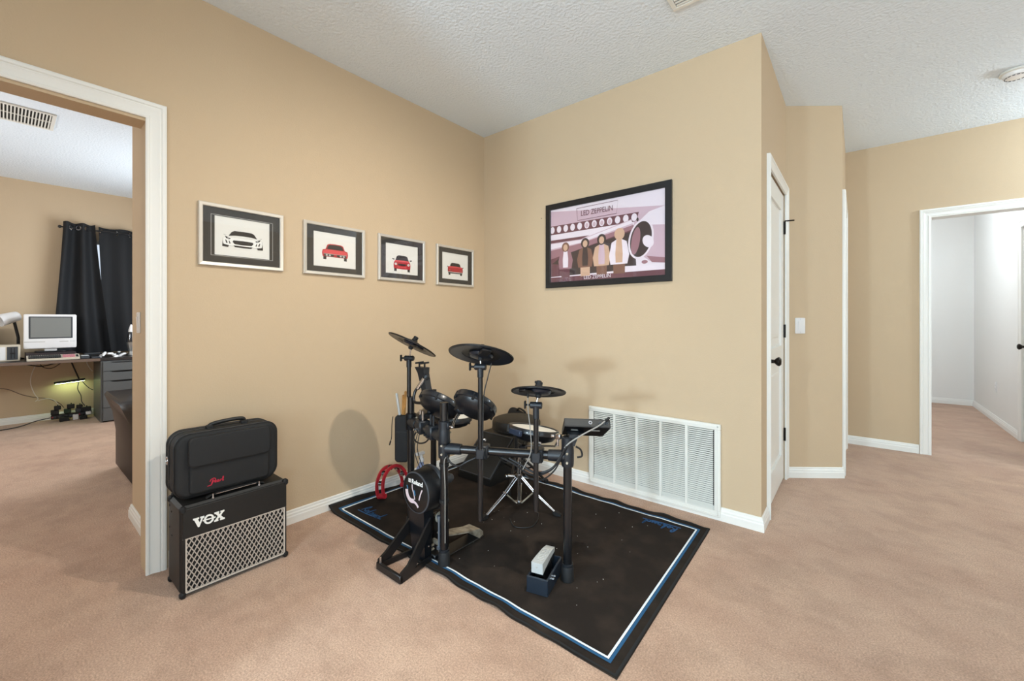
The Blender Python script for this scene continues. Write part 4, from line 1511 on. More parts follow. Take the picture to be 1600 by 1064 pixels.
# ================================================================== KICK TOWER
kx, ky, kz = 0.862, -1.390, 0.332
kt = thing('kick_tower', 'black kick pad tower with a round printed pad and splayed front feet', 'kick drum', (kx, -1.40, FZ))
Mk = frame((kx, ky, kz), (1, 0, 0), (0, 0, 1))     # z = -y, towards the audience
q = MB()
q.lathe([(0, -0.112), (0.092, -0.112), (0.103, -0.108), (0.108, -0.098), (0.108, -0.088), (0.101, -0.082), (0.100, -0.012), (0.097, -0.004), (0.090, 0.0), (0, 0.0)], Mk, 64)
kp = q.build('pad', M_blk, kt)
MB().lathe([(0.108, -0.101), (0.1105, -0.096), (0.108, -0.088)], Mk, 64).build('pad_rim', M_greyplastic, kp)
q = MB()
q.lathe([(0.096, -0.0035), (0.0985, -0.002), (0.097, 0.0008), (0.092, 0.0015)], Mk, 64)
q.build('face_edge', M_greyplastic, kp)
q = MB()
q.loft([[(kx + sx * 0.050, -1.383 + sy * 0.0, kz - 0.085), (kx + sx * 0.050, -1.33, kz - 0.085)] for sx in (-1, 1)] if False else
       [[(kx - 0.056, -1.386, kz - 0.07), (kx + 0.056, -1.386, kz - 0.07), (kx + 0.056, -1.325, kz - 0.07), (kx - 0.056, -1.325, kz - 0.07)],
        [(kx - 0.054, -1.384, 0.16), (kx + 0.054, -1.384, 0.16), (kx + 0.054, -1.335, 0.16), (kx - 0.054, -1.335, 0.16)],
        [(kx - 0.048, -1.372, FZ), (kx + 0.048, -1.372, FZ), (kx + 0.048, -1.335, FZ), (kx - 0.048, -1.335, FZ)]])
q.build('column', mat('tower_steel', '12151A', 0.28, 0.2), kt, angle=20)
q = MB()
for s in (-1, 1):
    x = kx + s * 0.058
    xo = kx + s * 0.086
    q.loft([[(x - 0.006, -1.350, 0.215), (x + 0.006, -1.350, 0.215), (x + 0.006, -1.350, 0.150), (x - 0.006, -1.350, 0.150)],
            [(xo - 0.006, -1.500, 0.066), (xo + 0.006, -1.500, 0.066), (xo + 0.006, -1.470, 0.030), (xo - 0.006, -1.470, 0.030)],
            [(xo - 0.006, -1.538, 0.045), (xo + 0.006, -1.538, 0.045), (xo + 0.006, -1.538, 0.001), (xo - 0.006, -1.538, 0.001)]])
    q.loft([[(x - 0.006, -1.345, 0.03), (x + 0.006, -1.345, 0.03), (x + 0.006, -1.345, FZ), (x - 0.006, -1.345, FZ)],
            [(xo - 0.006, -1.535, 0.03), (xo + 0.006, -1.535, 0.03), (xo + 0.006, -1.535, 0.001), (xo - 0.006, -1.535, 0.001)]])
q.build('foot_brace', M_blk, kt, angle=20)
MB().box((kx - 0.092, -1.546, 0.001), (kx + 0.092, -1.530, 0.036), None, 0.003).build('front_foot', M_blk, kt)
q = MB()
q.cyl((kx - 0.068, -1.538, 0.030), (kx - 0.068, -1.538, 0.062), 0.0045, n=8)
q.build('spike_bolt', M_chrome, kt)
q = MB()
q.box((kx - 0.075, -1.335, FZ), (kx + 0.075, -1.285, 0.030), None, 0.004)
q.build('hoop_plate', M_blk, kt)
q = MB()
q.cyl((kx - 0.064, -1.362, 0.215), (kx - 0.074, -1.362, 0.215), 0.006, n=8)
q.cyl((kx + 0.064, -1.362, 0.085), (kx + 0.074, -1.362, 0.085), 0.006, n=8)
q.build('side_bolt', M_chrome, kt)
# printing on the pad: lettering, emblem bars, small pale flourish
Mt = Mk @ Matrix.Translation((0, 0, 0.0006))
text('pad_lettering', 'Roland', 0.030, Mt @ Matrix.Translation((0.012, 0.048, 0)), M_white_print, kp, 0.0003, 0.0009)
q = MB()
for i in range(4):
    q.box((-0.055, 0.040 + i * 0.0048, 0), (-0.036, 0.043 + i * 0.0048, 0.0004), Mt)
q.build('emblem_bars', M_white_print, kp, smooth=False)
F_pk = mat('flourish_pink', 'D9C3C6', 0.6)
F_bl = mat('flourish_blue', '3C6C8C', 0.6)
q = MB()
q.ribbon([(p.x, p.y) for p in crom([(-.070, .000, 0), (-.062, -.028, 0), (-.040, -.046, 0), (-.012, -.044, 0)], 8)], 0.021, 0, Mt, 0, 0.0004)
q.ribbon([(p.x, p.y) for p in crom([(-.030, -.044, 0), (.004, -.052, 0), (.020, -.066, 0)], 8)], 0.012, 0.0001, Mt, 0, 0.0004)
q.ribbon([(p.x, p.y) for p in crom([(-.026, .034, 0), (-.024, .012, 0), (-.012, -.012, 0), (-.006, -.036, 0)], 8)], 0.006, 0.0002, Mt, 0, 0.0004)
q.ribbon([(p.x, p.y) for p in crom([(.050, .024, 0), (.038, .002, 0), (.026, -.030, 0)], 8)], 0.007, 0.0002, Mt, 0, 0.0004)
q.ribbon([(p.x, p.y) for p in crom([(-.066, .020, 0), (-.060, .004, 0)], 6)], 0.008, 0.0002, Mt, 1, 0.0004)
q.ribbon([(p.x, p.y) for p in crom([(-.012, .008, 0), (-.004, -.016, 0)], 6)], 0.010, 0.0003, Mt, 1, 0.0004)
q.build('printed_flourish', [F_pk, F_bl], kp, smooth=False)

# ---- kick pedal
kpd = thing('kick_pedal', 'worn metal kick drum pedal on the rug behind the kick tower', 'pedal', (0.925, -1.16, FZ))
px = 0.922
q = MB()
q.box((px - 0.040, -1.29, FZ), (px + 0.040, -1.02, FZ + 0.006), None, 0.002)
q.build('base_plate', M_blk, kpd, smooth=False)
q = MB()
q.loft([[(px - w, y, z - 0.007), (px + w, y, z - 0.007), (px + w, y, z), (px - w, y, z)] for y, z, w in ((-1.292, 0.118, 0.020), (-1.25, 0.106, 0.034), (-1.15, 0.080, 0.036), (-1.10, 0.068, 0.034))])
q.build('footboard', M_steel, kpd, angle=15)
q = MB()
q.loft([[(px - w, y, z0_), (px + w, y, z0_), (px + w, y, z), (px - w, y, z)] for y, z, w, z0_ in ((-1.098, 0.068, 0.036, 0.045), (-1.05, 0.060, 0.040, FZ), (-1.015, 0.030, 0.030, FZ))])
q.build('heel_plate', M_steel, kpd, angle=15)
q = MB()
for s in (-1, 1):
    q.loft([[(px + s * 0.042 - 0.006, -1.30, z), (px + s * 0.042 + 0.006, -1.30, z), (px + s * 0.042 + 0.006, -1.275, z), (px + s * 0.042 - 0.006, -1.275, z)] for z in (FZ, 0.10, 0.205)])
q.build('upright', M_blk, kpd, smooth=False)
q = MB()
q.cyl((px - 0.05, -1.288, 0.195), (px + 0.055, -1.288, 0.195), 0.008, n=12)
q.lathe([(0.004, -0.008), (0.026, -0.008), (0.026, 0.008), (0.004, 0.008)], frame((px, -1.288, 0.195), (0, 1, 0), (0, 0, 1)), 20)
q.build('axle', M_steel, kpd)
MB().tube([(px, -1.262, 0.195), (px, -1.266, 0.15), (px, -1.28, 0.112)], 0.0055, 6).build('chain', M_steel, kpd)
q = MB()
q.cyl((px, -1.288, 0.20), (px - 0.02, -1.225, 0.345), 0.0042, n=8)
q.build('beater_rod', M_chrome, kpd)
MB().lathe([(0, -0.03), (0.016, -0.028), (0.024, -0.012), (0.024, 0.012), (0.016, 0.028), (0, 0.03)], frame((px - 0.022, -1.220, 0.36), (1, 0, 0), (0, 0, 1)), 20).build('beater', M_greyplastic, kpd)
q = MB()
for z in (0.035, 0.055):
    q.cyl((px - 0.035, -1.300, z), (px - 0.035, -1.318, z), 0.006, n=8)
    q.cyl((px + 0.025, -1.300, z - 0.01), (px + 0.025, -1.316, z - 0.01), 0.007, n=8)
q.box((px - 0.03, -1.312, 0.07), (px + 0.03, -1.300, 0.09), frame((0, 0, 0), (1, 0, 0), (0, 1, 0)))
q.build('hoop_clamp', M_steel, kpd)

# ================================================================== HI-HAT PEDAL
hA, hB = Vector((1.413, -1.236, FZ)), Vector((1.505, -1.211, FZ))
hx = (hB - hA).normalized()
hy = Vector((-hx.y, hx.x, 0))
Mh = frame(hA, hx, hy)
hw = (hB - hA).length
hp = thing('hi_hat_pedal', 'black hi-hat control pedal with a silver footplate below the sound module', 'pedal', (hA + hB) / 2 + hy * 0.12)
q = MB()
hh, hl = 0.068, 0.200
q.box((0, 0, 0), (hw, hl, 0.008), Mh)
q.box((0, 0, 0.004), (hw, 0.009, hh), Mh, 0.003)
q.box((0, 0.006, 0.004), (0.009, hl, hh), Mh, 0.003)
q.box((hw - 0.009, 0.006, 0.004), (hw, hl, hh), Mh, 0.003)
q.box((0, hl - 0.009, 0.004), (hw, hl, hh), Mh, 0.003)
q.build('base_tray', mat('pedal_tray', '1C2530', 0.42), hp, angle=20)
q = MB()
a_, b_ = 0.014, hw - 0.030
q.loft([[(a_, 0.024, 0.072), (b_, 0.024, 0.072), (b_, 0.022, 0.118), (a_, 0.022, 0.118)],
        [(a_, 0.060, 0.082), (b_, 0.060, 0.082), (b_, 0.060, 0.1175), (a_, 0.060, 0.1175)],
        [(a_ + 0.004, 0.150, 0.090), (b_ - 0.002, 0.150, 0.090), (b_ - 0.002, 0.150, 0.114), (a_ + 0.004, 0.150, 0.114)],
        [(a_ + 0.006, 0.195, 0.088), (b_ - 0.004, 0.195, 0.088), (b_ - 0.004, 0.195, 0.106), (a_ + 0.006, 0.195, 0.106)]], Mh)
fp = q.build('footplate', M_silver, hp, angle=20)
q = MB()
for i in range(9):
    q.box((a_ + 0.008, 0.045 + i * 0.012, 0.1150), (b_ - 0.010, 0.051 + i * 0.012, 0.1185), Mh)
q.build('grip_rib', P_grey, fp, smooth=False)
q = MB()
q.cyl(Mh @ Vector((a_ + 0.024, 0.0225, 0.099)), Mh @ Vector((a_ + 0.024, 0.0215, 0.099)), 0.004, n=10)
q.build('front_mark', P_grey, fp)
q = MB()
q.box((0.016, 0.15, 0.05), (hw - 0.034, 0.190, 0.088), Mh, 0.004)
q.box((0.020, 0.05, 0.008), (hw - 0.036, 0.16, 0.070), Mh, 0.004)
q.build('hinge_block', M_blk, hp)
for y in (0.035, 0.055):
    MB().cyl(Mh @ Vector((hw - 0.001, y + 0.02, 0.048)), Mh @ Vector((hw + 0.010, y + 0.02, 0.048)), 0.005, n=8).build('side_jack', M_chrome, hp)

# ================================================================== STICK BAG, STICKS
sb = thing('stick_bag', 'black stick bag hanging on the rack post beside the tan wall', 'bag', (0.515, -1.215, 0.36))
Mb = frame((0.512, -1.212, 0.36), (0.772, 0.636, 0), (0, 0, 1))
q = MB()
pillow(q, 0.080, 0.265, 0.045, 0.022, 0.012, Mb @ Matrix.Translation((0.0, 0.1325, -0.02)))
q.build('pouch', M_nylon, sb)
q = MB()
q.tube(crom([Mb @ Vector((0.035, 0.24, 0.0)), Mb @ Vector((0.062, 0.262, 0.0)), Mb @ Vector((0.088, 0.245, 0.0))], 6), 0.005, 8)
q.build('hook', M_blk, sb)
q = MB()
q.box((-0.030, 0.17, 0.0245), (0.030, 0.176, 0.0275), Mb)
q.build('zip', M_nylon2, sb, smooth=False)
for i, (u, v, tp, mt, lab) in enumerate(((-0.028, 0.02, 0.383, M_silver, 'silver tipped drumstick in the stick bag'), (0.004, 0.0, 0.370, M_wood, 'shorter wooden drumstick in the stick bag'),
                                         (0.018, 0.004, 0.392, M_wood, 'tallest wooden drumstick in the stick bag'))):
    q = MB()
    a = Mb @ Vector((u * 0.5, 0.262, v * 0.3))
    b = Mb @ Vector((u, tp, v))
    q.cyl(a, b, 0.0075, 0.0072, n=10)
    q.lathe([(0.0072, 0), (0.005, 0.006), (0, 0.008)], axis_frame(b, b - a), 10)
    tag(q.build('drumstick', mt, None, loc=a), lab, 'drumstick', 'drumsticks in the stick bag')

# ================================================================== CABLES ON THE RACK
def cable(label, pts, r=0.003, mt=None, k=8, name='cable', group='cables on the drum rack', plug=None, cat='cable'):
    P = crom(pts, k)
    if plug:
        t = thing(name, label, cat, P[0], group)
        MB().tube(P, r, 8).build('cord', mt or M_cable, t)
        for i, s in ((0, 1), (-1, -1)):
            if i in plug:
                a = P[i]
                d = (P[1] - P[0]) if i == 0 else (P[-1] - P[-2])
                d = d.normalized() * (-1 if i == 0 else 1)
                MB().cyl(a - d * 0.004, a + d * 0.022, r * 2.0, r * 1.5, n=10).build('plug', M_rubber, t)
        return t
    o = MB().tube(P, r, 8).build(name, mt or M_cable, None, loc=P[0])
    return tag(o, label, cat, group)


def on_bar(t_, off, z):
    p = Vector((PL[0] + (PR[0] - PL[0]) * t_, PL[1] + (PR[1] - PL[1]) * t_, z)) + nLR * off
    return tuple(p)


cable('grey cable hanging from the back of the sound module', [(1.632, -0.942, 0.712), (1.612, -0.972, 0.690), (1.565, -1.040, 0.655), (1.520, -1.082, 0.615), (1.500, -1.092, 0.575), (1.47, -1.105, 0.52)], 0.0034, M_cable_grey, plug=(0,))
cable('thick black cable sagging below the rack bar near the sound module', [(1.520, -1.085, 0.610), (1.498, -1.096, 0.565), (1.468, -1.108, 0.515), (1.43, -1.125, 0.488), (1.38, -1.14, 0.480), (1.33, -1.15, 0.497), (1.27, -1.18, 0.530)], 0.0052)
cable('black cable bundled under the rack bar beside the module post', [(1.512, -1.092, 0.600), (1.486, -1.100, 0.54), (1.452, -1.115, 0.497), (1.40, -1.135, 0.470), (1.35, -1.15, 0.472), (1.30, -1.175, 0.506), (1.24, -1.20, 0.532)], 0.0046)
cable('thin black cable looping lowest below the rack bar', [(1.508, -1.095, 0.585), (1.474, -1.106, 0.505), (1.42, -1.125, 0.452), (1.37, -1.145, 0.448), (1.34, -1.15, 0.462)], 0.0034)
cable('thin grey cable along the pole of the hi-hat pad', [(ph_.x - 0.03, ph_.y - 0.02, 0.822), (ph_.x - 0.028, ph_.y - 0.020, 0.76), (ph_.x - 0.020, ph_.y - 0.016, 0.68), (ph_.x - 0.018, ph_.y - 0.014, 0.58), (ph_.x - 0.05, ph_.y - 0.03, 0.50)], 0.0022, M_cable_grey, plug=(0,))
cable('thin black cable along the pole of the large cymbal pad', [(pr_.x + 0.045, pr_.y + 0.025, 0.965), (pr_.x + 0.030, pr_.y + 0.016, 0.90), (pr_.x + 0.016, pr_.y + 0.006, 0.82), (pr_.x + 0.016, pr_.y, 0.70), (pr_.x + 0.02, pr_.y - 0.006, 0.58)], 0.0024)
cable('black cable drooping under the rack bar beside the front post', [on_bar(0.30, 0.03, 0.535), on_bar(0.22, 0.045, 0.515), on_bar(0.15, 0.045, 0.492), on_bar(0.08, 0.035, 0.500), on_bar(0.04, 0.03, 0.530)], 0.0048)
cable('thin grey cable running down beside the front rack post', [on_bar(0.05, 0.03, 0.530), (1.016, -1.345, 0.50), (1.018, -1.342, 0.38), (1.016, -1.340, 0.25), (1.014, -1.338, 0.12)], 0.0022, M_cable_grey)
cable('black cable from rack clamp down to the kick pad', [(0.74, -1.285, 0.570), (0.735, -1.30, 0.50), (0.752, -1.29, 0.42), (0.80, -1.27, 0.33)], 0.0022)
cable('thin black cable hanging between rack clamp and kick pad', [(0.755, -1.285, 0.570), (0.757, -1.298, 0.50), (0.775, -1.285, 0.42), (0.83, -1.262, 0.32)], 0.0022)
cable('black cable end dangling beside the stick bag', [(0.492, -1.262, 0.62), (0.482, -1.262, 0.57), (0.470, -1.256, 0.50), (0.456, -1.254, 0.470)], 0.0022, plug=(-1,))
cable('black cable looping under the row of rack clamps', [(0.70, -1.25, 0.585), (0.71, -1.285, 0.545), (0.76, -1.295, 0.530), (0.82, -1.30, 0.545), (0.87, -1.31, 0.580)], 0.0042)
cable('thin black cable leaning from the rack bar toward the snare', [on_bar(0.42, -0.03, 0.54), (1.17, -1.10, 0.47), (1.14, -0.95, 0.42), (1.10, -0.80, 0.42), (1.07, -0.72, 0.445)], 0.0026)
cable('black cable lying in a curve on the rug by the snare stand', [(0.95, -0.79, FZ + .004), (1.03, -0.84, FZ + .004), (1.10, -0.78, FZ + .004), (1.06, -0.66, FZ + .004), (0.96, -0.56, FZ + .004)], 0.003)

# ================================================================== TAMBOURINE
tm = thing('tambourine', 'red half-moon tambourine with metal jingles standing against the tan wall', 'tambourine', (0.10, -0.98, FZ))
bx = Vector((-0.055, 0.245, 0)).normalized()
up_ = Vector((-0.22, 0, 1)).normalized()
Mtm = frame((0.090, -1.005, FZ + 0.008), bx, up_)      # z: towards the room
A0, A1 = math.radians(-14), math.radians(194)
cz = 0.036
for zz, sc in ((0.0, 1.0), (0.052, 1.0)):
    q = MB()
    n = 40
    loops = []
    for i in range(n + 1):
        a = A0 + (A1 - A0) * i / n
        c, s_ = math.cos(a), math.sin(a)
        R0, R1 = 0.107, 0.126
        loops.append([(c * R0, cz + s_ * R0 * 1.08, zz), (c * R1, cz + s_ * R1 * 1.08, zz), (c * R1, cz + s_ * R1 * 1.08, zz + 0.011), (c * R0, cz + s_ * R0 * 1.08, zz + 0.011)])
    q.loft(loops, Mtm)
    q.build('hoop', M_red, tm, angle=30)
for i in range(7):
    a = A0 + (A1 - A0) * (i + 0.15) / 6.3
    c, s_ = math.cos(a), math.sin(a)
    P = Vector((c * 0.111, cz + s_ * 0.111 * 1.08, 0))
    q = MB()
    q.cyl(Mtm @ (P + Vector((0, 0, 0.009))), Mtm @ (P + Vector((0, 0, 0.054))), 0.0035, n=8)
    q.build('jingle_pin', M_chrome, tm)
    if i < 6:
        for z in (0.022, 0.036):
            q = MB()
            q.lathe([(0.003, 0), (0.010, 0.001), (0.017, 0.005), (0.017, 0.006), (0.010, 0.0025), (0.003, 0.0015)], Mtm @ Matrix.Translation(P + Vector((0, 0, z))), 16)
            q.build('jingle', M_chrome, tm)
for a in (A0, A1):
    c, s_ = math.cos(a), math.sin(a)
    P = Vector((c * 0.111, cz + s_ * 0.111 * 1.08, 0))
    q = MB()
    q.cyl(Mtm @ (P + Vector((0, 0, 0.0))), Mtm @ (P + Vector((0, 0, 0.063))), 0.0165, n=16, bev=0.003)
    q.build('end_knob', M_red, tm)

# ================================================================== THINGS IN THE CORNER
# wedge floor monitor
wm = thing('floor_monitor', 'black wedge floor monitor speaker in the room corner behind the rack', 'speaker', (0.40, -0.34, FZ))
q = MB()
x0, x1 = 0.225, 0.545
prof = [(-0.512, FZ), (-0.512, 0.050), (-0.25, 0.290), (-0.13, 0.290), (-0.09, 0.20), (-0.14, FZ)]
q.loft([[(x, y, z) for y, z in prof] for x in (x0, x1)])
q.build('cabinet', M_vinyl, wm, smooth=False)
Mw = frame((x0, -0.512, 0.050), (1, 0, 0), (0, 0.262, 0.240))
Lw = math.hypot(0.262, 0.240)
q = MB()
q.box((0.012, 0.012, 0.0), (x1 - x0 - 0.012, Lw - 0.012, 0.006), Mw)
q.build('grille', mat('speaker_grille', '161616', 0.7, bump=(700, 0.5, 0.001)), wm, smooth=False)
q = MB()
for lo, hi in (((0.006, 0.006), (x1 - x0 - 0.006, 0.012)), ((0.006, Lw - 0.012), (x1 - x0 - 0.006, Lw - 0.006)), ((0.006, 0.012), (0.012, Lw - 0.012)), ((x1 - x0 - 0.012, 0.012), (x1 - x0 - 0.006, Lw - 0.012))):
    q.box((lo[0], lo[1], 0.0), (hi[0], hi[1], 0.009), Mw)
q.build('grille_frame', M_greyplastic, wm, smooth=False)
# soft case leaning behind it
sc_ = thing('soft_case', 'black soft case leaning against the wall between floor monitor and throne', 'bag', (0.36, -0.10, 0))
Mc = frame((0.40, -0.105, 0.20), (1, 0, 0), (0.12, 0.22, 1)) @ Matrix.Rotation(-0.30, 4, 'Z')
q = MB()
pillow(q, 0.26, 0.50, 0.06, 0.04, 0.02, Mc @ Matrix.Translation((0, 0, -0.03)))
q.build('case_body', M_nylon, sc_)
q = MB()
q.tube(crom([Mc @ Vector((-0.05, 0.24, 0.02)), Mc @ Vector((-0.03, 0.27, 0.03)), Mc @ Vector((0.03, 0.27, 0.03)), Mc @ Vector((0.05, 0.24, 0.02))], 5), 0.008, 8)
q.build('carry_handle', M_nylon2, sc_)
MB().box((-0.03, 0.10, 0.0305), (0.03, 0.13, 0.0325), Mc).build('name_tag', P_grey, sc_, smooth=False)
# small bottle behind the kick pad
bt = thing('spray_bottle', 'small pale blue and white bottle behind the kick pad', 'bottle', (0.33, -0.92, 0.0))
q = MB()
Mbt = Matrix.Translation((0.33, -0.935, FZ))
q.lathe([(0, 0), (0.034, 0), (0.037, 0.006), (0.037, 0.17), (0.030, 0.205), (0.014, 0.225), (0.013, 0.24), (0, 0.24)], Mbt, 24)
q.build('bottle_body', mat('pale_blue_plastic', '8C97BE', 0.35), bt)
q = MB()
q.lathe([(0.014, 0.24), (0.016, 0.242), (0.016, 0.262), (0.010, 0.268), (0.010, 0.29), (0, 0.29)], Mbt, 18)
q.box((-0.012, -0.040, 0.285), (0.012, 0.022, 0.305), Mbt, 0.004)
q.build('spray_head', M_white_pl, bt)

# ================================================================== AMPLIFIER
ax0, ax1, ay0, ay1, az = 0.135, 0.340, -2.182, -1.760, 0.378
am = thing('guitar_amplifier', 'black guitar combo amplifier with a silver diamond grille beside the doorway', 'amplifier', ((ax0 + ax1) / 2, (ay0 + ay1) / 2, 0))
q = MB()
q.box((ax0, ay0, 0.012), (ax1 - 0.012, ay1, az), None, 0.012)
q.build('cabinet', M_vinyl, am, angle=30)
q = MB()
Ma = frame((ax1, ay0, 0), (0, 1, 0), (0, 0, 1))      # front plane: x along the wall, y up, z to the room
w = ay1 - ay0
gz0_, gz1_ = 0.022, 0.243
# front fascia: top panel, sides and bottom around the grille opening
for lo, hi in (((0.006, gz1_ + 0.004), (w - 0.006, az - 0.008)), ((0.006, 0.014), (0.016, gz1_ + 0.004)), ((w - 0.012, 0.014), (w - 0.006, gz1_ + 0.004)), ((0.016, 0.014), (w - 0.012, gz0_ - 0.004))):
    q.box((lo[0], lo[1], -0.013), (hi[0], hi[1], 0.0), Ma, 0.002)
q.build('front_fascia', M_vinyl, am, angle=20)
MB().box((0.016, gz0_ - 0.004, -0.0125), (w - 0.012, gz1_ + 0.004, -0.011), Ma).build('grille_cloth', M_dark_cloth if 'M_dark_cloth' in globals() else mat('black_grille_cloth', '14110F', 0.9), am, smooth=False)
M_lat = mat('silver_grille_plastic', 'B5A89C', 0.45)
gx0_, gx1_ = 0.016, w - 0.012
q = MB()
fwid = 0.005
for lo, hi in (((gx0_, gz1_ - fwid + 0.004), (gx1_, gz1_ + 0.004)), ((gx0_, gz0_ - 0.004), (gx1_, gz0_ + fwid - 0.004)), ((gx0_, gz0_), (gx0_ + fwid, gz1_)), ((gx1_ - fwid, gz0_), (gx1_, gz1_))):
    q.box((lo[0], lo[1], -0.010), (hi[0], hi[1], -0.003), Ma)
q.build('grille_frame', mat('silver_grille_edge', 'C9BDB0', 0.4), am, smooth=False)
# diagonal lattice, clipped to the opening
dw, dh = 0.0190, 0.0330
q = MB()
X0, X1, Y0, Y1 = gx0_ + 0.002, gx1_ - 0.002, gz0_, gz1_
slope = dh / dw
for sgn, zz in ((1, -0.0098), (-1, -0.0088)):
    k0 = int(math.floor(((Y0 - sgn * slope * (X1 if sgn > 0 else X0)) / dh))) - 1
    k1 = int(math.ceil(((Y1 - sgn * slope * (X0 if sgn > 0 else X1)) / dh))) + 1
    for k in range(k0, k1 + 1):
        c = k * dh
        ys = lambda x: sgn * slope * x + c
        xa, xb = (Y0 - c) / (sgn * slope), (Y1 - c) / (sgn * slope)
        lo, hi = max(min(xa, xb), X0), min(max(xa, xb), X1)
        if hi - lo < 0.001:
            continue
        q.ribbon([(lo, ys(lo)), (hi, ys(hi))], 0.0036, zz, Ma, 0, 0.0035)
lat = q.build('grille_lattice', M_lat, am, smooth=False)
# corner protectors
for yy in (0.0, 1.0):
    for zz in (0, 1):
        for xx in (0, 1):
            cx = ax0 if xx == 0 else ax1
            cy = ay0 if yy == 0 else ay1
            cz_ = 0.0 if zz == 0 else az
            sx = 1 if xx == 0 else -1
            sy = 1 if yy == 0 else -1
            sz = 1 if zz == 0 else -1
            e = 0.0035
            lo = [min(cx - sx * e, cx + sx * 0.024), min(cy - sy * e, cy + sy * 0.020), min(cz_ - sz * (e if zz else 0), cz_ + sz * 0.026)]
            hi = [max(cx - sx * e, cx + sx * 0.024), max(cy - sy * e, cy + sy * 0.020), max(cz_ - sz * (e if zz else 0), cz_ + sz * 0.026)]
            MB().box(lo, hi, None, 0.007).build('corner_protector', M_rubber, am)
# raised rear edge of the top and its control strip
MB().box((ax0 + 0.004, ay0 + 0.006, az - 0.002), (ax0 + 0.022, ay0 + 0.028, az + 0.016), None, 0.005).build('rear_stop', M_vinyl, am)
# handle with chrome ends
hz_ = az + 0.012
hxx = ax1 - 0.040
q = MB()
q.tube(crom([(hxx, -2.085, az + 0.003), (hxx, -2.06, hz_), (hxx, -1.97, hz_ + 0.004), (hxx, -1.88, hz_), (hxx, -1.855, az + 0.003)], 6), 0.009, 10, flat=0.5, up=(0, 0, 1))
hd = q.build('handle_strap', M_rubber, am)
q = MB()
q.tube([(hxx + 0.010, -2.05, hz_ + 0.002), (hxx + 0.010, -1.89, hz_ + 0.002)], 0.0016, 6)
q.build('handle_trim', M_chrome, hd)
for yy in (-2.062, -1.878):
    q = MB()
    q.cyl((hxx + 0.012, yy, az), (hxx + 0.012, yy, az + 0.006), 0.008, n=12)
    q.cyl((hxx + 0.012, yy, az + 0.006), (hxx + 0.012, yy, az + 0.020), 0.0045, n=10)
    q.build('handle_stud', M_chrome, am)
# side screws
q = MB()
for x, z in ((0.16, 0.345), (0.19, 0.325), (0.16, 0.25), (0.20, 0.225)):
    q.cyl((x, ay0 + 0.001, z), (x, ay0 - 0.002, z), 0.004, n=8)
q.build('side_screw', M_rubber, am)
# VOX badge
s = 0.040
Mv = Ma @ Matrix.Translation((0.041, 0.283, 0.0))
q = MB()
V_ = [(0.0, 1.0), (0.0, .86), (.10, .82), (.42, 0.0), (.55, 0.0), (.86, .80), (.98, .84), (.98, 1.0), (.62, 1.0), (.62, .86), (.72, .82), (.58, .42), (.42, .82), (.52, .86), (.52, 1.0)]
q.prism([(x * s, y * s) for x, y in V_], 0, 0.004, Mv)
O_out = ell(1.40, .5, .46, .50, 32)
O_in = ell(1.40, .5, .28, .34, 32)
oM = Mv
vs_ = [(x * s, y * s, z) for z in (0, 0.004) for x, y in O_out] + [(x * s, y * s, z) for z in (0, 0.004) for x, y in O_in]
fs = []
for i in range(32):
    j = (i + 1) % 32
    fs += [(i, j, 32 + j, 32 + i), (64 + i, 96 + i, 96 + j, 64 + j), (32 + i, 32 + j, 96 + j, 96 + i), (i, 64 + i, 64 + j, j)]
q.add(vs_, fs, oM)
q.prism([(x * s, y * s) for x, y in ((.86, .45), (2.0, .45), (2.0, .56), (.86, .56))], 0, 0.0036, Mv)
X_ = [(1.90, 1.0), (1.90, .86), (2.00, .82), (2.22, .52), (1.98, .18), (1.88, .14), (1.88, 0), (2.26, 0), (2.26, .14), (2.19, .16), (2.34, .36), (2.48, .16), (2.41, .14), (2.41, 0),
      (2.86, 0), (2.86, .14), (2.74, .18), (2.50, .52), (2.70, .82), (2.82, .86), (2.82, 1.0), (2.46, 1.0), (2.46, .86), (2.53, .84), (2.40, .66), (2.27, .84), (2.34, .86), (2.34, 1.0)]
q.prism([(x * s, y * s) for x, y in X_], 0, 0.004, Mv)
q.build('badge_lettering', M_white_print, am, smooth=False)

# ================================================================== BLACK BAG ON THE AMP
bg_ = thing('equipment_bag', 'black nylon gear bag with red lettering lying upright on top of the amplifier', 'bag', (0.21, -1.985, az + 0.004))
BW, BH, BD = 0.405, 0.272, 0.150
Mg = frame((0.135, -1.988, az + 0.012 + BH / 2), (0, 1, 0), (-0.02, 0, 1)) @ Matrix.Rotation(-0.010, 4, 'Z')   # z: towards the room
q = MB()
pillow(q, BW, BH, BD, 0.055, 0.016, Mg, n=8)
q.build('body', M_nylon, bg_)
for z in (0.018, 0.060, BD - 0.016):
    q = MB()
    q.tube([Mg @ Vector((x, y, z)) for x, y in rrect(BW + 0.002, BH + 0.002, 0.056, 8)], 0.0035, 8, closed=True)
    q.build('piping', M_nylon2, bg_)
q = MB()
pillow(q, 0.318, 0.240, 0.022, 0.020, 0.012, Mg @ Matrix.Translation((0.004, -0.004, BD - 0.010)))
q.build('front_pocket', M_nylon, bg_)
q = MB()
pillow(q, 0.322, 0.128, 0.022, 0.024, 0.007, Mg @ Matrix.Translation((0.000, 0.060, BD + 0.006)))
q.build('pocket_flap', M_nylon, bg_)
q = MB()
q.tube(crom([Mg @ Vector(p) for p in ((-0.062, 0.132, 0.07), (-0.058, 0.150, 0.072), (-0.030, 0.158, 0.076), (0.03, 0.162, 0.076), (0.075, 0.158, 0.072), (0.080, 0.134, 0.07))], 6), 0.009, 10)
q.build('carry_handle', M_nylon2, bg_)
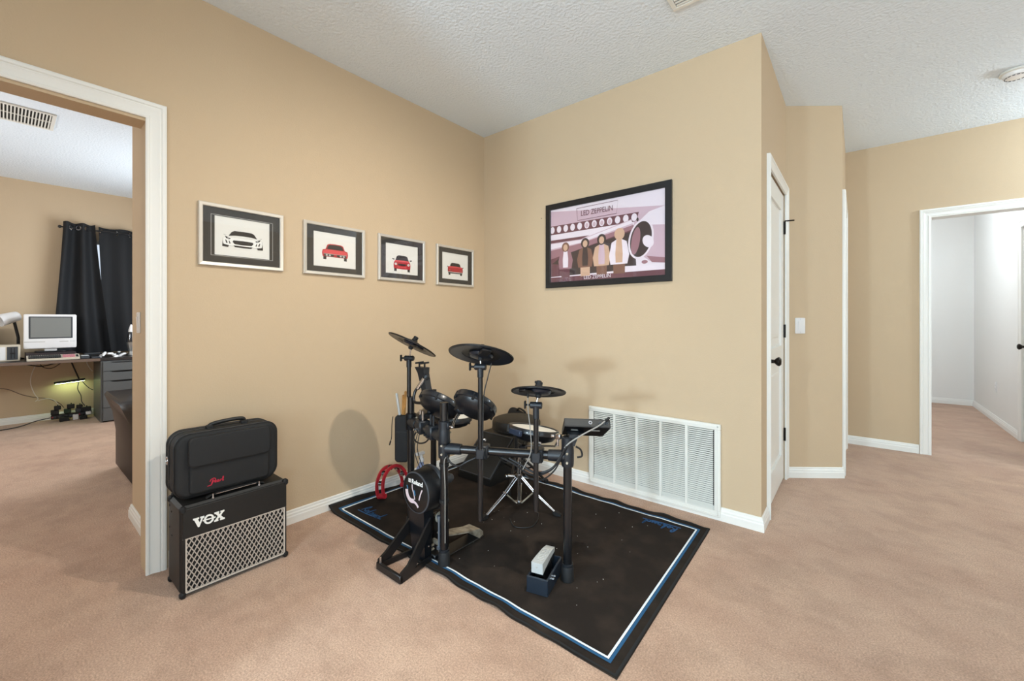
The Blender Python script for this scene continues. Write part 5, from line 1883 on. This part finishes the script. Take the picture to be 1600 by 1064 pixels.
for x in (-0.060, 0.078):
    MB().box((x - 0.014, 0.128, 0.055), (x + 0.014, 0.150, 0.087), Mg, 0.004).build('handle_anchor', M_nylon, bg_)
q = MB()
q.tube([Mg @ Vector((-BW / 2 - 0.006, 0.02 + 0.016 * math.sin(a), 0.050 + 0.013 * math.cos(a))) for a in [2 * PI * i / 14 for i in range(14)]], 0.0024, 6, closed=True)
q.build('strap_ring', M_chrome, bg_)
MB().box((-BW / 2 - 0.004, 0.030, 0.040), (-BW / 2 + 0.004, 0.075, 0.060), Mg, 0.002).build('ring_tab', M_nylon, bg_)
q = MB()
q.box((-BW / 2 - 0.003, -0.075, 0.062), (-BW / 2 + 0.002, -0.060, 0.068), Mg)
q.build('zip_pull', M_chrome, bg_)
# red script lettering
Ml = Mg @ Matrix.Translation((-0.082, -0.092, BD + 0.0125)) @ Matrix.Scale(0.0195, 4)
q = MB()
for st_ in ([(.25, -.35), (.40, .2), (.62, .9), (.60, .4), (.30, -.32)], [(.05, .55), (.25, .95), (.75, 1.15), (1.10, .95), (1.0, .60), (.62, .45)],
            [(.85, .22), (1.20, .40), (1.20, .58), (1.02, .50), (1.02, .18), (1.30, .20)], [(1.78, .50), (1.55, .55), (1.42, .28), (1.60, .15), (1.80, .50), (1.76, .18), (1.95, .22)],
            [(2.00, .52), (2.08, .50), (2.02, .16), (2.16, .50), (2.38, .50)], [(2.42, .25), (2.60, .60), (2.66, 1.05), (2.52, .95), (2.50, .20), (2.72, .25)], [(-.45, -.35), (-.1, -.32), (.3, -.25)]):
    q.ribbon([(p.x, p.y) for p in crom([(a, b, 0) for a, b in st_], 6)], 0.17, 0, Ml, 0, 0.03)
q.build('red_lettering', M_redprint, bg_, smooth=False)

# ================================================================== OFFICE (room beyond the doorway)
DX0, DX1, DZ = -4.74, -4.09, 0.73
desk = thing('desk', 'long dark desk top against the far wall of the desk room', 'desk', (-4.4, -2.8, 0))
MB().box((DX0, -4.3, DZ - 0.034), (DX1, -1.50, DZ), None, 0.002).build('worktop', M_desktop, desk, smooth=False)
MB().box((DX1 - 0.0005, -4.3, DZ - 0.032), (DX1 + 0.0015, -1.955, DZ - 0.002)).build('front_edge', M_deskedge, desk, smooth=False)
for y in (-4.22, -3.4):
    for x in (-4.66, -4.16):
        MB().cyl((x, y, 0), (x, y, DZ - 0.034), 0.025, n=14).build('leg', M_blk, desk)
dr = thing('drawer_unit', 'dark grey five drawer unit under the desk end below the curtain', 'drawer unit', (-4.38, -1.76, 0))
dy0, dy1, dxf = -1.950, -1.585, -4.072
q = MB()
q.box((-4.68, dy0, 0), (dxf - 0.018, dy0 + 0.016, 0.692))
q.box((-4.68, dy1 - 0.016, 0), (dxf - 0.018, dy1, 0.692))
q.box((-4.68, dy0 + 0.016, 0.676), (dxf - 0.018, dy1 - 0.016, 0.692))
q.box((-4.68, dy0 + 0.016, 0.0), (-4.67, dy1 - 0.016, 0.676))
q.build('carcass', M_deskgrey, dr, smooth=False)
zz = [0.686, 0.578, 0.468, 0.316, 0.164, 0.014]
for k in range(5):
    z1, z0_ = zz[k] - 0.0025, zz[k + 1] + 0.0025
    m0, m1 = (dy0 + dy1) / 2 - 0.085, (dy0 + dy1) / 2 + 0.085
    poly = [(dy0 + 0.018, z0_), (dy1 - 0.002, z0_), (dy1 - 0.002, z1), (m1 + 0.02, z1), (m1, z1 - 0.012), (m1 - 0.03, z1 - 0.016), (m0 + 0.03, z1 - 0.016), (m0, z1 - 0.012), (m0 - 0.02, z1), (dy0 + 0.018, z1)]
    q = MB()
    q.prism(poly, -0.018, 0.0, frame((dxf, 0, 0), (0, 1, 0), (0, 0, 1)))
    d_ = q.build('drawer_front', M_deskgrey, dr, smooth=False)
    MB().box((dxf - 0.017, m0 - 0.02, z1 - 0.022), (dxf - 0.0155, m1 + 0.02, z1)).build('handle_recess', M_dark, d_, smooth=False)

# television / monitor
tv = thing('monitor', 'white framed old flat monitor with a grey screen on the desk', 'monitor', (-4.38, -2.32, DZ))
Mt_ = frame((-4.34, -2.514, 0.850), (0, 1, 0), (0, 0, 1))
W_, H_ = 0.394, 0.372
q = MB()
pillow(q, W_, H_, 0.075, 0.014, 0.008, Mt_ @ Matrix.Translation((W_ / 2, H_ / 2, -0.075)))
q.build('housing', M_white_pl, tv)
q = MB()
pillow(q, 0.326, 0.240, 0.003, 0.004, 0.001, Mt_ @ Matrix.Translation((0.200, 0.228, -0.0012)), seg=1, n=2)
q.build('screen_border', M_greyplastic, tv)
MB().box((0.050, 0.121, 0.0012), (0.350, 0.337, 0.0026), Mt_).build('screen', M_screen, tv, smooth=False)
q = MB()
q.box((0.004, 0.070, 0.0), (0.155, 0.077, 0.0012), Mt_)
q.box((0.262, 0.070, 0.0), (0.330, 0.077, 0.0012), Mt_)
q.build('speaker_slot', P_grey, tv, smooth=False)
q = MB()
for i in range(4):
    q.box((0.342 + i * 0.011, 0.070, 0.0), (0.349 + i * 0.011, 0.077, 0.0016), Mt_)
q.build('button', M_silver, tv, smooth=False)
q = MB()
q.box((0.150, -0.030, -0.055), (0.245, 0.004, -0.030), Mt_, 0.004)
q.build('neck', M_white_pl, tv)
q = MB()
pillow(q, 0.24, 0.16, 0.012, 0.04, 0.004, frame((-4.38, -2.315, DZ + 0.080), (0, 1, 0), (-1, 0, 0)))
q.build('stand_foot', M_blk, tv)
rs = thing('monitor_riser', 'flat dark box under the white monitor', 'riser', (-4.38, -2.32, DZ))
MB().box((-4.56, -2.50, DZ + 0.001), (-4.245, -2.13, DZ + 0.078), None, 0.004).build('riser_body', mat('dark_wine_box', '2B2022', 0.4), rs)
MB().box((-4.2445, -2.49, DZ + 0.03), (-4.243, -2.14, DZ + 0.045)).build('front_stripe', M_greyplastic, rs, smooth=False)
# keyboard computer
kb = thing('keyboard_computer', 'beige keyboard computer with dark keys and a pink key block on the desk', 'computer', (-4.17, -2.31, DZ))
Mq = frame((-4.115, -2.496, DZ + 0.002), (0, 1, 0), (-1, 0, 0))
q = MB()
q.loft([[(x, 0, 0), (x, 0, 0.020), (x, 0.10, 0.052), (x, 0.118, 0.052), (x, 0.118, 0)] for x in (0, 0.385)], Mq)
q.build('case', M_beige_pl, kb, smooth=False)
Mkey = Mq @ frame((0, 0, 0.020), (1, 0, 0), (0, 0.10, 0.032))
MB().box((0.012, 0.008, 0.0), (0.245, 0.088, 0.002), Mkey).build('key_well', M_greyplastic, kb, smooth=False)
for r_ in range(4):
    q = MB()
    for c in range(15):
        q.box((0.015 + c * 0.0152, 0.011 + r_ * 0.019, 0.002), (0.0275 + c * 0.0152, 0.027 + r_ * 0.019, 0.009), Mkey)
    q.build('key_row', M_blk, kb, smooth=False)
for r_ in range(4):
    q = MB()
    for c in range(6):
        q.box((0.258 + c * 0.0155, 0.011 + r_ * 0.019, 0.0), (0.271 + c * 0.0155, 0.027 + r_ * 0.019, 0.008), Mkey)
    q.build('pink_key_row', M_pink, kb, smooth=False)
MB().box((0.358, 0.02, 0.0), (0.376, 0.08, 0.004), Mkey).build('dark_plate', M_blk, kb, smooth=False)
# computer box at the left
pc = thing('computer_box', 'low beige computer box with a dark disk drive front under the desk lamp', 'computer', (-4.40, -2.66, DZ))
MB().box((-4.52, -2.86, DZ + 0.002), (-4.27, -2.535, DZ + 0.170), None, 0.005).build('case', M_beige_pl, pc)
MB().box((-4.2705, -2.625, DZ + 0.018), (-4.267, -2.552, DZ + 0.152)).build('drive_bay', M_greyplastic, pc, smooth=False)
q = MB()
for x in (-2.60, -2.578):
    q.box((-4.2675, x, DZ + 0.03), (-4.265, x + 0.006, DZ + 0.14))
q.box((-4.2675, -2.605, DZ + 0.075), (-4.262, -2.57, DZ + 0.092))
q.build('drive_latch', M_blk, pc, smooth=False)
MB().box((-4.2705, -2.85, DZ + 0.018), (-4.268, -2.635, DZ + 0.152)).build('front_cover', M_white_pl, pc, smooth=False)
# desk lamp
lp = thing('desk_lamp', 'white shaded desk lamp leaning over the computer box', 'lamp', (-4.52, -2.52, DZ))
MB().lathe([(0, 0), (0.045, 0), (0.045, 0.012), (0.02, 0.02), (0, 0.02)], Matrix.Translation((-4.615, -2.545, DZ + 0.001)), 24).build('base', M_blk, lp)
MB().tube([(-4.615, -2.545, DZ + 0.015), (-4.60, -2.545, 0.97), (-4.585, -2.575, 1.15)], 0.013, 10).build('arm', M_blk, lp)
Mla = axis_frame((-4.555, -2.552, 1.205), (0.45, -0.86, -0.36))
MB().lathe([(0.0, -0.012), (0.040, -0.010), (0.050, 0.0), (0.054, 0.02), (0.066, 0.155), (0.064, 0.155), (0.050, 0.02), (0.0, 0.0)], Mla, 28).build('shade', M_white_pl, lp)
MB().lathe([(0, 0.03), (0.022, 0.04), (0.03, 0.08), (0.02, 0.11), (0, 0.12)], Mla, 16).build('bulb', M_beige_pl, lp)
sp = thing('desk_speaker', 'small black tilted box behind the computer box at the desk', 'speaker', (-4.60, -2.80, DZ + 0.172))
q = MB()
q.loft([[(-4.64, y, DZ + 0.001), (-4.54, y, DZ + 0.001), (-4.58, y, DZ + 0.36), (-4.66, y, DZ + 0.36)] for y in (-2.85, -2.675)])
q.build('speaker_case', M_blk, sp, smooth=False)
MB().box((-0.08, 0.02, 0), (0.08, 0.33, 0.003), frame((-4.54, -2.7625, DZ + 0.002), (0, 1, 0), (-0.04, 0, 0.36))).build('speaker_front', M_greyplastic, sp, smooth=False)

# things lying on the desk
def deskbox(name, label, cat, lo, hi, mt, extra=None, grp=None):
    t_ = thing(name, label, cat, ((lo[0] + hi[0]) / 2, (lo[1] + hi[1]) / 2, lo[2]), grp)
    MB().box(lo, hi, None, 0.004).build('body', mt, t_)
    if extra:
        for nm, l2, h2, m2 in extra:
            MB().box(l2, h2, None, 0.002).build(nm, m2, t_)
    return t_


z = DZ + 0.001
deskbox('tape_recorder', 'small grey device beside the keyboard computer', 'gadget', (-4.23, -2.105, z), (-4.13, -2.035, z + 0.032), M_greyplastic, [('lid', (-4.225, -2.10, z + 0.031), (-4.135, -2.04, z + 0.036), M_silver)])
deskbox('black_tray', 'flat black tray below the curtain on the desk', 'tray', (-4.46, -2.06, z), (-4.28, -1.93, z + 0.045), M_blk, [('lip', (-4.285, -2.06, z + 0.04), (-4.278, -1.93, z + 0.052), M_greyplastic)])
deskbox('remote_control', 'slim grey remote control near the desk edge', 'remote control', (-4.16, -2.02, z), (-4.12, -1.95, z + 0.018), M_greyplastic, [('button_pad', (-4.155, -2.015, z + 0.017), (-4.125, -1.97, z + 0.020), M_blk)])


def controller(label, c, rot):
    t_ = thing('game_controller', label, 'game controller', c, 'white game controllers on the desk')
    M = Matrix.Translation(c) @ rot
    q = MB()
    pillow(q, 0.075, 0.045, 0.022, 0.018, 0.008, M)
    for s_ in (-1, 1):
        q.tube([M @ Vector((s_ * 0.028, 0, 0.012)), M @ Vector((s_ * 0.040, -0.028, 0.010)), M @ Vector((s_ * 0.042, -0.048, 0.008))], [0.014, 0.013, 0.009], 10)
    q.build('shell', M_white_pl, t_)
    for s_ in (-1, 1):
        MB().cyl(M @ Vector((s_ * 0.018, 0.004, 0.021)), M @ Vector((s_ * 0.018, 0.004, 0.032)), 0.007, n=10).build('thumb_stick', M_blk, t_)


controller('white game controller propped up at the tray end of the desk pile', (-4.22, -1.905, z + 0.030), Matrix.Rotation(0.9, 4, 'X') @ Matrix.Rotation(0.5, 4, 'Z'))
controller('white game controller lying flat in the middle of the desk pile', (-4.20, -1.825, z + 0.012), Matrix.Rotation(0.7, 4, 'Z') @ Matrix.Rotation(0.5, 4, 'Y'))
controller('white game controller next to the lava lamp', (-4.24, -1.735, z + 0.014), Matrix.Rotation(-0.4, 4, 'Z') @ Matrix.Rotation(0.6, 4, 'X'))
cam_t = thing('small_camera', 'small black and silver camera between white controllers on the desk', 'camera', (-4.25, -1.775, z))
MB().box((-4.275, -1.81, z), (-4.235, -1.745, z + 0.045), None, 0.005).build('body', M_blk, cam_t)
MB().box((-4.272, -1.79, z + 0.044), (-4.240, -1.765, z + 0.060), None, 0.004).build('viewfinder', M_silver, cam_t)
MB().cyl((-4.235, -1.778, z + 0.022), (-4.215, -1.778, z + 0.022), 0.016, n=16).build('lens', M_greyplastic, cam_t)
lv = thing('lava_lamp', 'silver lava lamp standing on the desk above the drawer unit', 'lamp', (-4.32, -1.66, DZ))
Mlv = Matrix.Translation((-4.32, -1.66, DZ + 0.001))
MB().lathe([(0, 0), (0.034, 0), (0.036, 0.008), (0.022, 0.045), (0.026, 0.06), (0.044, 0.160), (0.040, 0.162), (0, 0.162)], Mlv, 28).build('base', mat('brushed_silver', 'B9BAB8', 0.3, 0.8), lv)
MB().lathe([(0, 0.162), (0.043, 0.162), (0.040, 0.20), (0.027, 0.285), (0, 0.285)], Mlv, 28).build('glass_bottle', mat('dark_lamp_glass', '20242A', 0.1, coat=0.5), lv)
MB().lathe([(0, 0.285), (0.028, 0.285), (0.024, 0.315), (0.012, 0.36), (0.006, 0.375), (0, 0.376)], Mlv, 28).build('cap', M_white_pl, lv)


# curtains
def curtain(label, top, bot, zt, zb, xf, folds, amp, phase):
    """top / bot: (y0, y1) at the top and bottom hem"""
    t_ = thing('window_curtain', label, 'curtain', (xf, (top[0] + top[1]) / 2, zb), 'black curtains of the desk room')
    nu, nv = 90, 26
    front, back = [], []
    for j in range(nv + 1):
        v = j / nv
        f_ = 1 - (1 - v) ** 1.6 * 0 - 0
        y0 = top[0] + (bot[0] - top[0]) * v ** 1.2
        y1 = top[1] + (bot[1] - top[1]) * v ** 1.2
        zz_ = zt + (zb - zt) * v
        for i in range(nu + 1):
            u = i / nu
            x = xf + amp * (0.8 + 0.35 * v) * math.sin(u * folds * 2 * PI + phase + 0.5 * math.sin(3 * v)) + 0.006 * math.sin(9 * u + 5 * v)
            front.append((x + 0.0015, y0 + (y1 - y0) * u, zz_ + 0.006 * math.sin(u * folds * 2 * PI + phase) * (1 - v)))
            back.append((x - 0.0015, y0 + (y1 - y0) * u, zz_ + 0.006 * math.sin(u * folds * 2 * PI + phase) * (1 - v)))
    N_ = len(front)
    fs_ = []
    for j in range(nv):
        for i in range(nu):
            a = j * (nu + 1) + i
            fs_.append((a, a + 1, a + nu + 2, a + nu + 1))
            fs_.append((N_ + a, N_ + a + nu + 1, N_ + a + nu + 2, N_ + a + 1))
    edge = [i for i in range(nu)] + [j * (nu + 1) + nu for j in range(nv)] + [nv * (nu + 1) + nu - i for i in range(nu)] + [(nv - j) * (nu + 1) for j in range(nv)]
    for a, b in zip(edge, edge[1:] + edge[:1]):
        fs_.append((a, N_ + a, N_ + b, b))
    MB().add(front + back, fs_).build('cloth', M_curtain, t_, angle=60)
    n_g = int(folds * 2)
    for k in range(n_g):
        u = ((k + 0.0) * PI - phase) / (folds * 2 * PI)
        if 0.03 < u < 0.97:
            y = top[0] + (top[1] - top[0]) * u
            q = MB()
            sgn = 1 if k % 2 == 0 else -1
            M = axis_frame((xf, y, zt - 0.055), (1, -sgn * 1.1, 0))
            q.lathe([(0.019, -0.005), (0.030, -0.004), (0.031, 0.004), (0.019, 0.005), (0.019, -0.005)], M, 20)
            q.build('grommet', M_chrome, t_)
    return t_


curtain('black curtain panel swept wide behind the white monitor', (-2.205, -1.940), (-2.300, -1.800), 2.310, 0.765, -4.650, 2.0, 0.036, 0.3)
curtain('flat hanging black curtain panel above the drawer unit', (-1.905, -1.02), (-1.84, -0.98), 2.300, 0.765, -4.708, 3.4, 0.022, 2.4)
rd = thing('curtain_rod', 'dark curtain rod above the desk room window', 'curtain rod', (-4.672, -1.6, 2.25))
MB().cyl((-4.672, -2.22, 2.250), (-4.672, -0.96, 2.250), 0.009, n=12).build('rod', M_blk, rd)
MB().lathe([(0, -0.02), (0.014, -0.012), (0.018, 0), (0.012, 0.014), (0, 0.016)], frame((-4.672, -2.232, 2.25), (1, 0, 0), (0, 0, 1)), 16).build('finial', M_blk, rd)
for y in (-2.16, -1.0):
    MB().box((-4.769, y - 0.008, 2.24), (-4.66, y + 0.008, 2.256)).build('wall_bracket', M_blk, rd, smooth=False)

# LED bar light under the desk
lb = thing('light_bar', 'black bar light glowing pale green below the desk', 'lamp', (-4.70, -2.145, 0.41))
a, b = Vector((-4.70, -2.275, 0.425)), Vector((-4.70, -2.02, 0.445))
Ml_ = frame(a, b - a, (0, 0, 1))
Lb = (b - a).length
MB().box((0, -0.012, -0.016), (Lb, 0.014, 0.016), Ml_, 0.003).build('housing', M_blk, lb)
MB().box((0.008, -0.0138, -0.012), (Lb - 0.008, -0.012, 0.012), Ml_).build('diffuser', mat('green_led', 'D8F0C0', 0.5, emit='CFF2AE', estr=26), lb, smooth=False)
MB().box((Lb * 0.72, 0.0, -0.068), (Lb * 0.78, 0.01, -0.014), Ml_).build('wall_bracket', M_blk, lb, smooth=False)


# power strips, adapters and cables on the office floor
def strip(label, a, b):
    a, b = Vector(a), Vector(b)
    t_ = thing('power_strip', label, 'power strip', (a + b) / 2, 'power strips under the desk')
    M = frame(a, b - a, (0, 0, 1))
    L_ = (b - a).length
    MB().box((0, 0, -0.028), (L_, 0.05, 0.028), M, 0.006).build('body', M_blk, t_)
    for i in range(5):
        x = L_ * (i + 0.7) / 5.6
        q = MB()
        q.box((x - 0.013, 0.012, 0.027), (x + 0.013, 0.038, 0.0295), M, 0.001)
        q.build('socket', M_greyplastic, t_)
    MB().cyl(M @ Vector((0.014, 0.025, 0.026)), M @ Vector((0.014, 0.025, 0.032)), 0.007, n=10).build('red_switch', M_red, t_)
    return t_


strip('black power strip standing on edge under the desk by the baseboard', (-4.63, -2.30, 0.02), (-4.58, -2.06, 0.025))
strip('black power strip leaning toward the drawer unit under the desk', (-4.56, -2.10, 0.03), (-4.60, -1.98, 0.055))
for i, (lab, x, y, zz_, sx, sy, sz, mt) in enumerate((
        ('tall black power adapter at the cord end of the plug pile', -4.61, -2.27, 0.072, 0.03, 0.035, 0.055, M_blk),
        ('green tinted black power adapter in the middle of the plug pile', -4.605, -2.17, 0.078, 0.03, 0.032, 0.050, mat('dark_green_plastic', '16301F', 0.4)),
        ('white plug adapter in front of the plug pile', -4.535, -2.11, 0.001, 0.028, 0.026, 0.060, M_white_pl),
        ('grey plug adapter on top of the plug pile', -4.59, -2.08, 0.078, 0.03, 0.03, 0.045, M_greyplastic),
        ('black power brick beside the drawer unit', -4.55, -2.02, 0.085, 0.03, 0.045, 0.050, M_blk),
        ('black power adapter stacked highest at the cord end of the plug pile', -4.60, -2.25, 0.128, 0.028, 0.030, 0.045, M_blk),
        ('square black power adapter stacked in the middle of the plug pile', -4.585, -2.145, 0.129, 0.03, 0.034, 0.050, M_blk),
        ('dark adapter stacked on the grey plug', -4.58, -2.075, 0.124, 0.026, 0.028, 0.040, M_blk),
        ('black power brick on the floor before the strip', -4.52, -2.20, 0.001, 0.035, 0.045, 0.050, M_blk),
        ('black power brick on the floor near the drawer unit', -4.50, -2.05, 0.001, 0.035, 0.035, 0.045, M_blk),
        ('small white charger in the plug pile next to the drawer unit', -4.535, -2.005, 0.045, 0.025, 0.025, 0.035, M_white_pl))):
    t_ = thing('power_adapter', lab, 'adapter', (x, y, zz_), 'plugs and adapters under the desk')
    MB().box((x - sx, y - sy / 1.0, zz_), (x + sx * 0.8, y + sy * 0.8, zz_ + sz), None, 0.005).build('body', mt, t_)
    MB().cyl((x, y, zz_ + sz - 0.002), (x, y, zz_ + sz + 0.014), 0.005, n=8).build('cord_relief', M_rubber, t_)

G2 = 'cables under the desk'
cable('black power cord running along the office floor from the power strip', [(-4.60, -2.31, 0.045), (-4.55, -2.42, 0.035), (-4.45, -2.55, 0.012), (-4.40, -2.75, 0.006), (-4.38, -3.0, 0.006)], 0.005, None, group=G2)
cable('white cable hanging from the desk to the floor in a loop', [(-4.66, -2.40, 0.69), (-4.66, -2.44, 0.58), (-4.66, -2.455, 0.46), (-4.66, -2.43, 0.34), (-4.66, -2.40, 0.27), (-4.66, -2.42, 0.24)], 0.004, M_cable_white, group=G2)
cable('brown cable drooping along the wall toward the plugs', [(-4.70, -2.72, 0.42), (-4.69, -2.62, 0.40), (-4.68, -2.52, 0.33), (-4.67, -2.42, 0.285), (-4.66, -2.33, 0.26), (-4.64, -2.24, 0.20), (-4.62, -2.20, 0.14)], 0.004, mat('brown_cable', '6E5D50', 0.5), group=G2)
cable('cream cable arching down into the plug pile', [(-4.66, -2.40, 0.245), (-4.65, -2.34, 0.262), (-4.64, -2.28, 0.24), (-4.625, -2.245, 0.18), (-4.62, -2.235, 0.13)], 0.004, M_cable_white, group=G2)
cable('thick black cable sagging below the desk top', [(-4.58, -2.55, 0.69), (-4.58, -2.45, 0.655), (-4.58, -2.37, 0.64), (-4.58, -2.29, 0.66), (-4.58, -2.20, 0.69)], 0.006, None, group=G2)
cable('thin black cable looping below the desk behind the thick one', [(-4.60, -2.40, 0.69), (-4.60, -2.36, 0.625), (-4.60, -2.30, 0.61), (-4.60, -2.24, 0.65), (-4.60, -2.21, 0.69)], 0.004, None, group=G2)
cable('black cable hanging from the desk to the bar light', [(-4.66, -2.145, 0.69), (-4.665, -2.125, 0.62), (-4.67, -2.10, 0.54), (-4.672, -2.075, 0.46)], 0.007, None, group=G2)
cable('black cable from the bar light down to the plug pile', [(-4.69, -2.075, 0.42), (-4.67, -2.085, 0.34), (-4.65, -2.06, 0.26), (-4.63, -2.055, 0.19), (-4.60, -2.03, 0.14)], 0.004, None, group=G2)
cable('black cable curving from the bar light to the drawer unit', [(-4.69, -2.045, 0.425), (-4.67, -2.02, 0.38), (-4.64, -1.985, 0.335), (-4.60, -1.962, 0.32)], 0.004, None, group=G2)
cable('white cable behind the drawer unit below the desk top', [(-4.66, -2.02, 0.69), (-4.66, -2.005, 0.63), (-4.65, -1.985, 0.58), (-4.64, -1.962, 0.54)], 0.005, M_cable_white, group=G2)

# armchair, mostly hidden behind the wall end
ch = thing('armchair', 'dark brown leather armchair behind the wall end in the desk room', 'armchair', (-1.5, -1.75, 0))


def slab(pts_of, n_, name):
    q_ = MB()
    q_.loft(pts_of)
    return q_.build(name, M_leather, ch, angle=50)


def arm_loops(y_in, y_out):
    """arm panel flaring outwards to a rolled top, front edge towards the doorway"""
    L_ = []
    s_ = 1 if y_out > y_in else -1
    for z_, fl_, fx in ((0.03, 0.0, 0.0), (0.10, 0.0, -0.01), (0.30, 0.0, -0.02), (0.45, 0.02, -0.05), (0.54, 0.05, -0.10), (0.585, 0.065, -0.13), (0.605, 0.05, -0.15)):
        yo = y_out + s_ * fl_
        L_.append([(-1.20 + fx * 0.3, y_in, z_), (-1.20 + fx, yo - s_ * 0.03, z_), (-1.23 + fx, yo, z_), (-2.02, yo, z_), (-2.02, y_in, z_)])
    return L_


slab(arm_loops(-1.98, -2.085), 0, 'arm')
slab(arm_loops(-1.42, -1.315), 0, 'arm')
q = MB()
q.box((-2.05, -1.98, 0.05), (-1.23, -1.42, 0.30), None, 0.02)
q.build('seat_base', M_leather, ch)
q = MB()
pillow(q, 0.62, 0.55, 0.15, 0.06, 0.05, frame((-1.58, -1.70, 0.29), (1, 0, 0), (0, 1, 0)))
q.build('seat_cushion', M_leather, ch)
q = MB()
q.loft([[(-2.02, -1.99, 0.06), (-1.86, -1.99, 0.06), (-1.86, -1.41, 0.06), (-2.02, -1.41, 0.06)], [(-2.06, -1.99, 0.45), (-1.88, -1.99, 0.45), (-1.88, -1.41, 0.45), (-2.06, -1.41, 0.45)],
        [(-2.14, -1.97, 0.70), (-1.99, -1.97, 0.70), (-1.99, -1.43, 0.70), (-2.14, -1.43, 0.70)], [(-2.15, -1.94, 0.74), (-2.04, -1.94, 0.74), (-2.04, -1.46, 0.74), (-2.15, -1.46, 0.74)]])
q.build('backrest', M_leather, ch, angle=50)
for x in (-1.26, -1.98):
    for y in (-2.03, -1.37):
        MB().cyl((x, y, 0), (x, y, 0.05), 0.022, 0.028, n=12).build('leg', M_blk, ch)
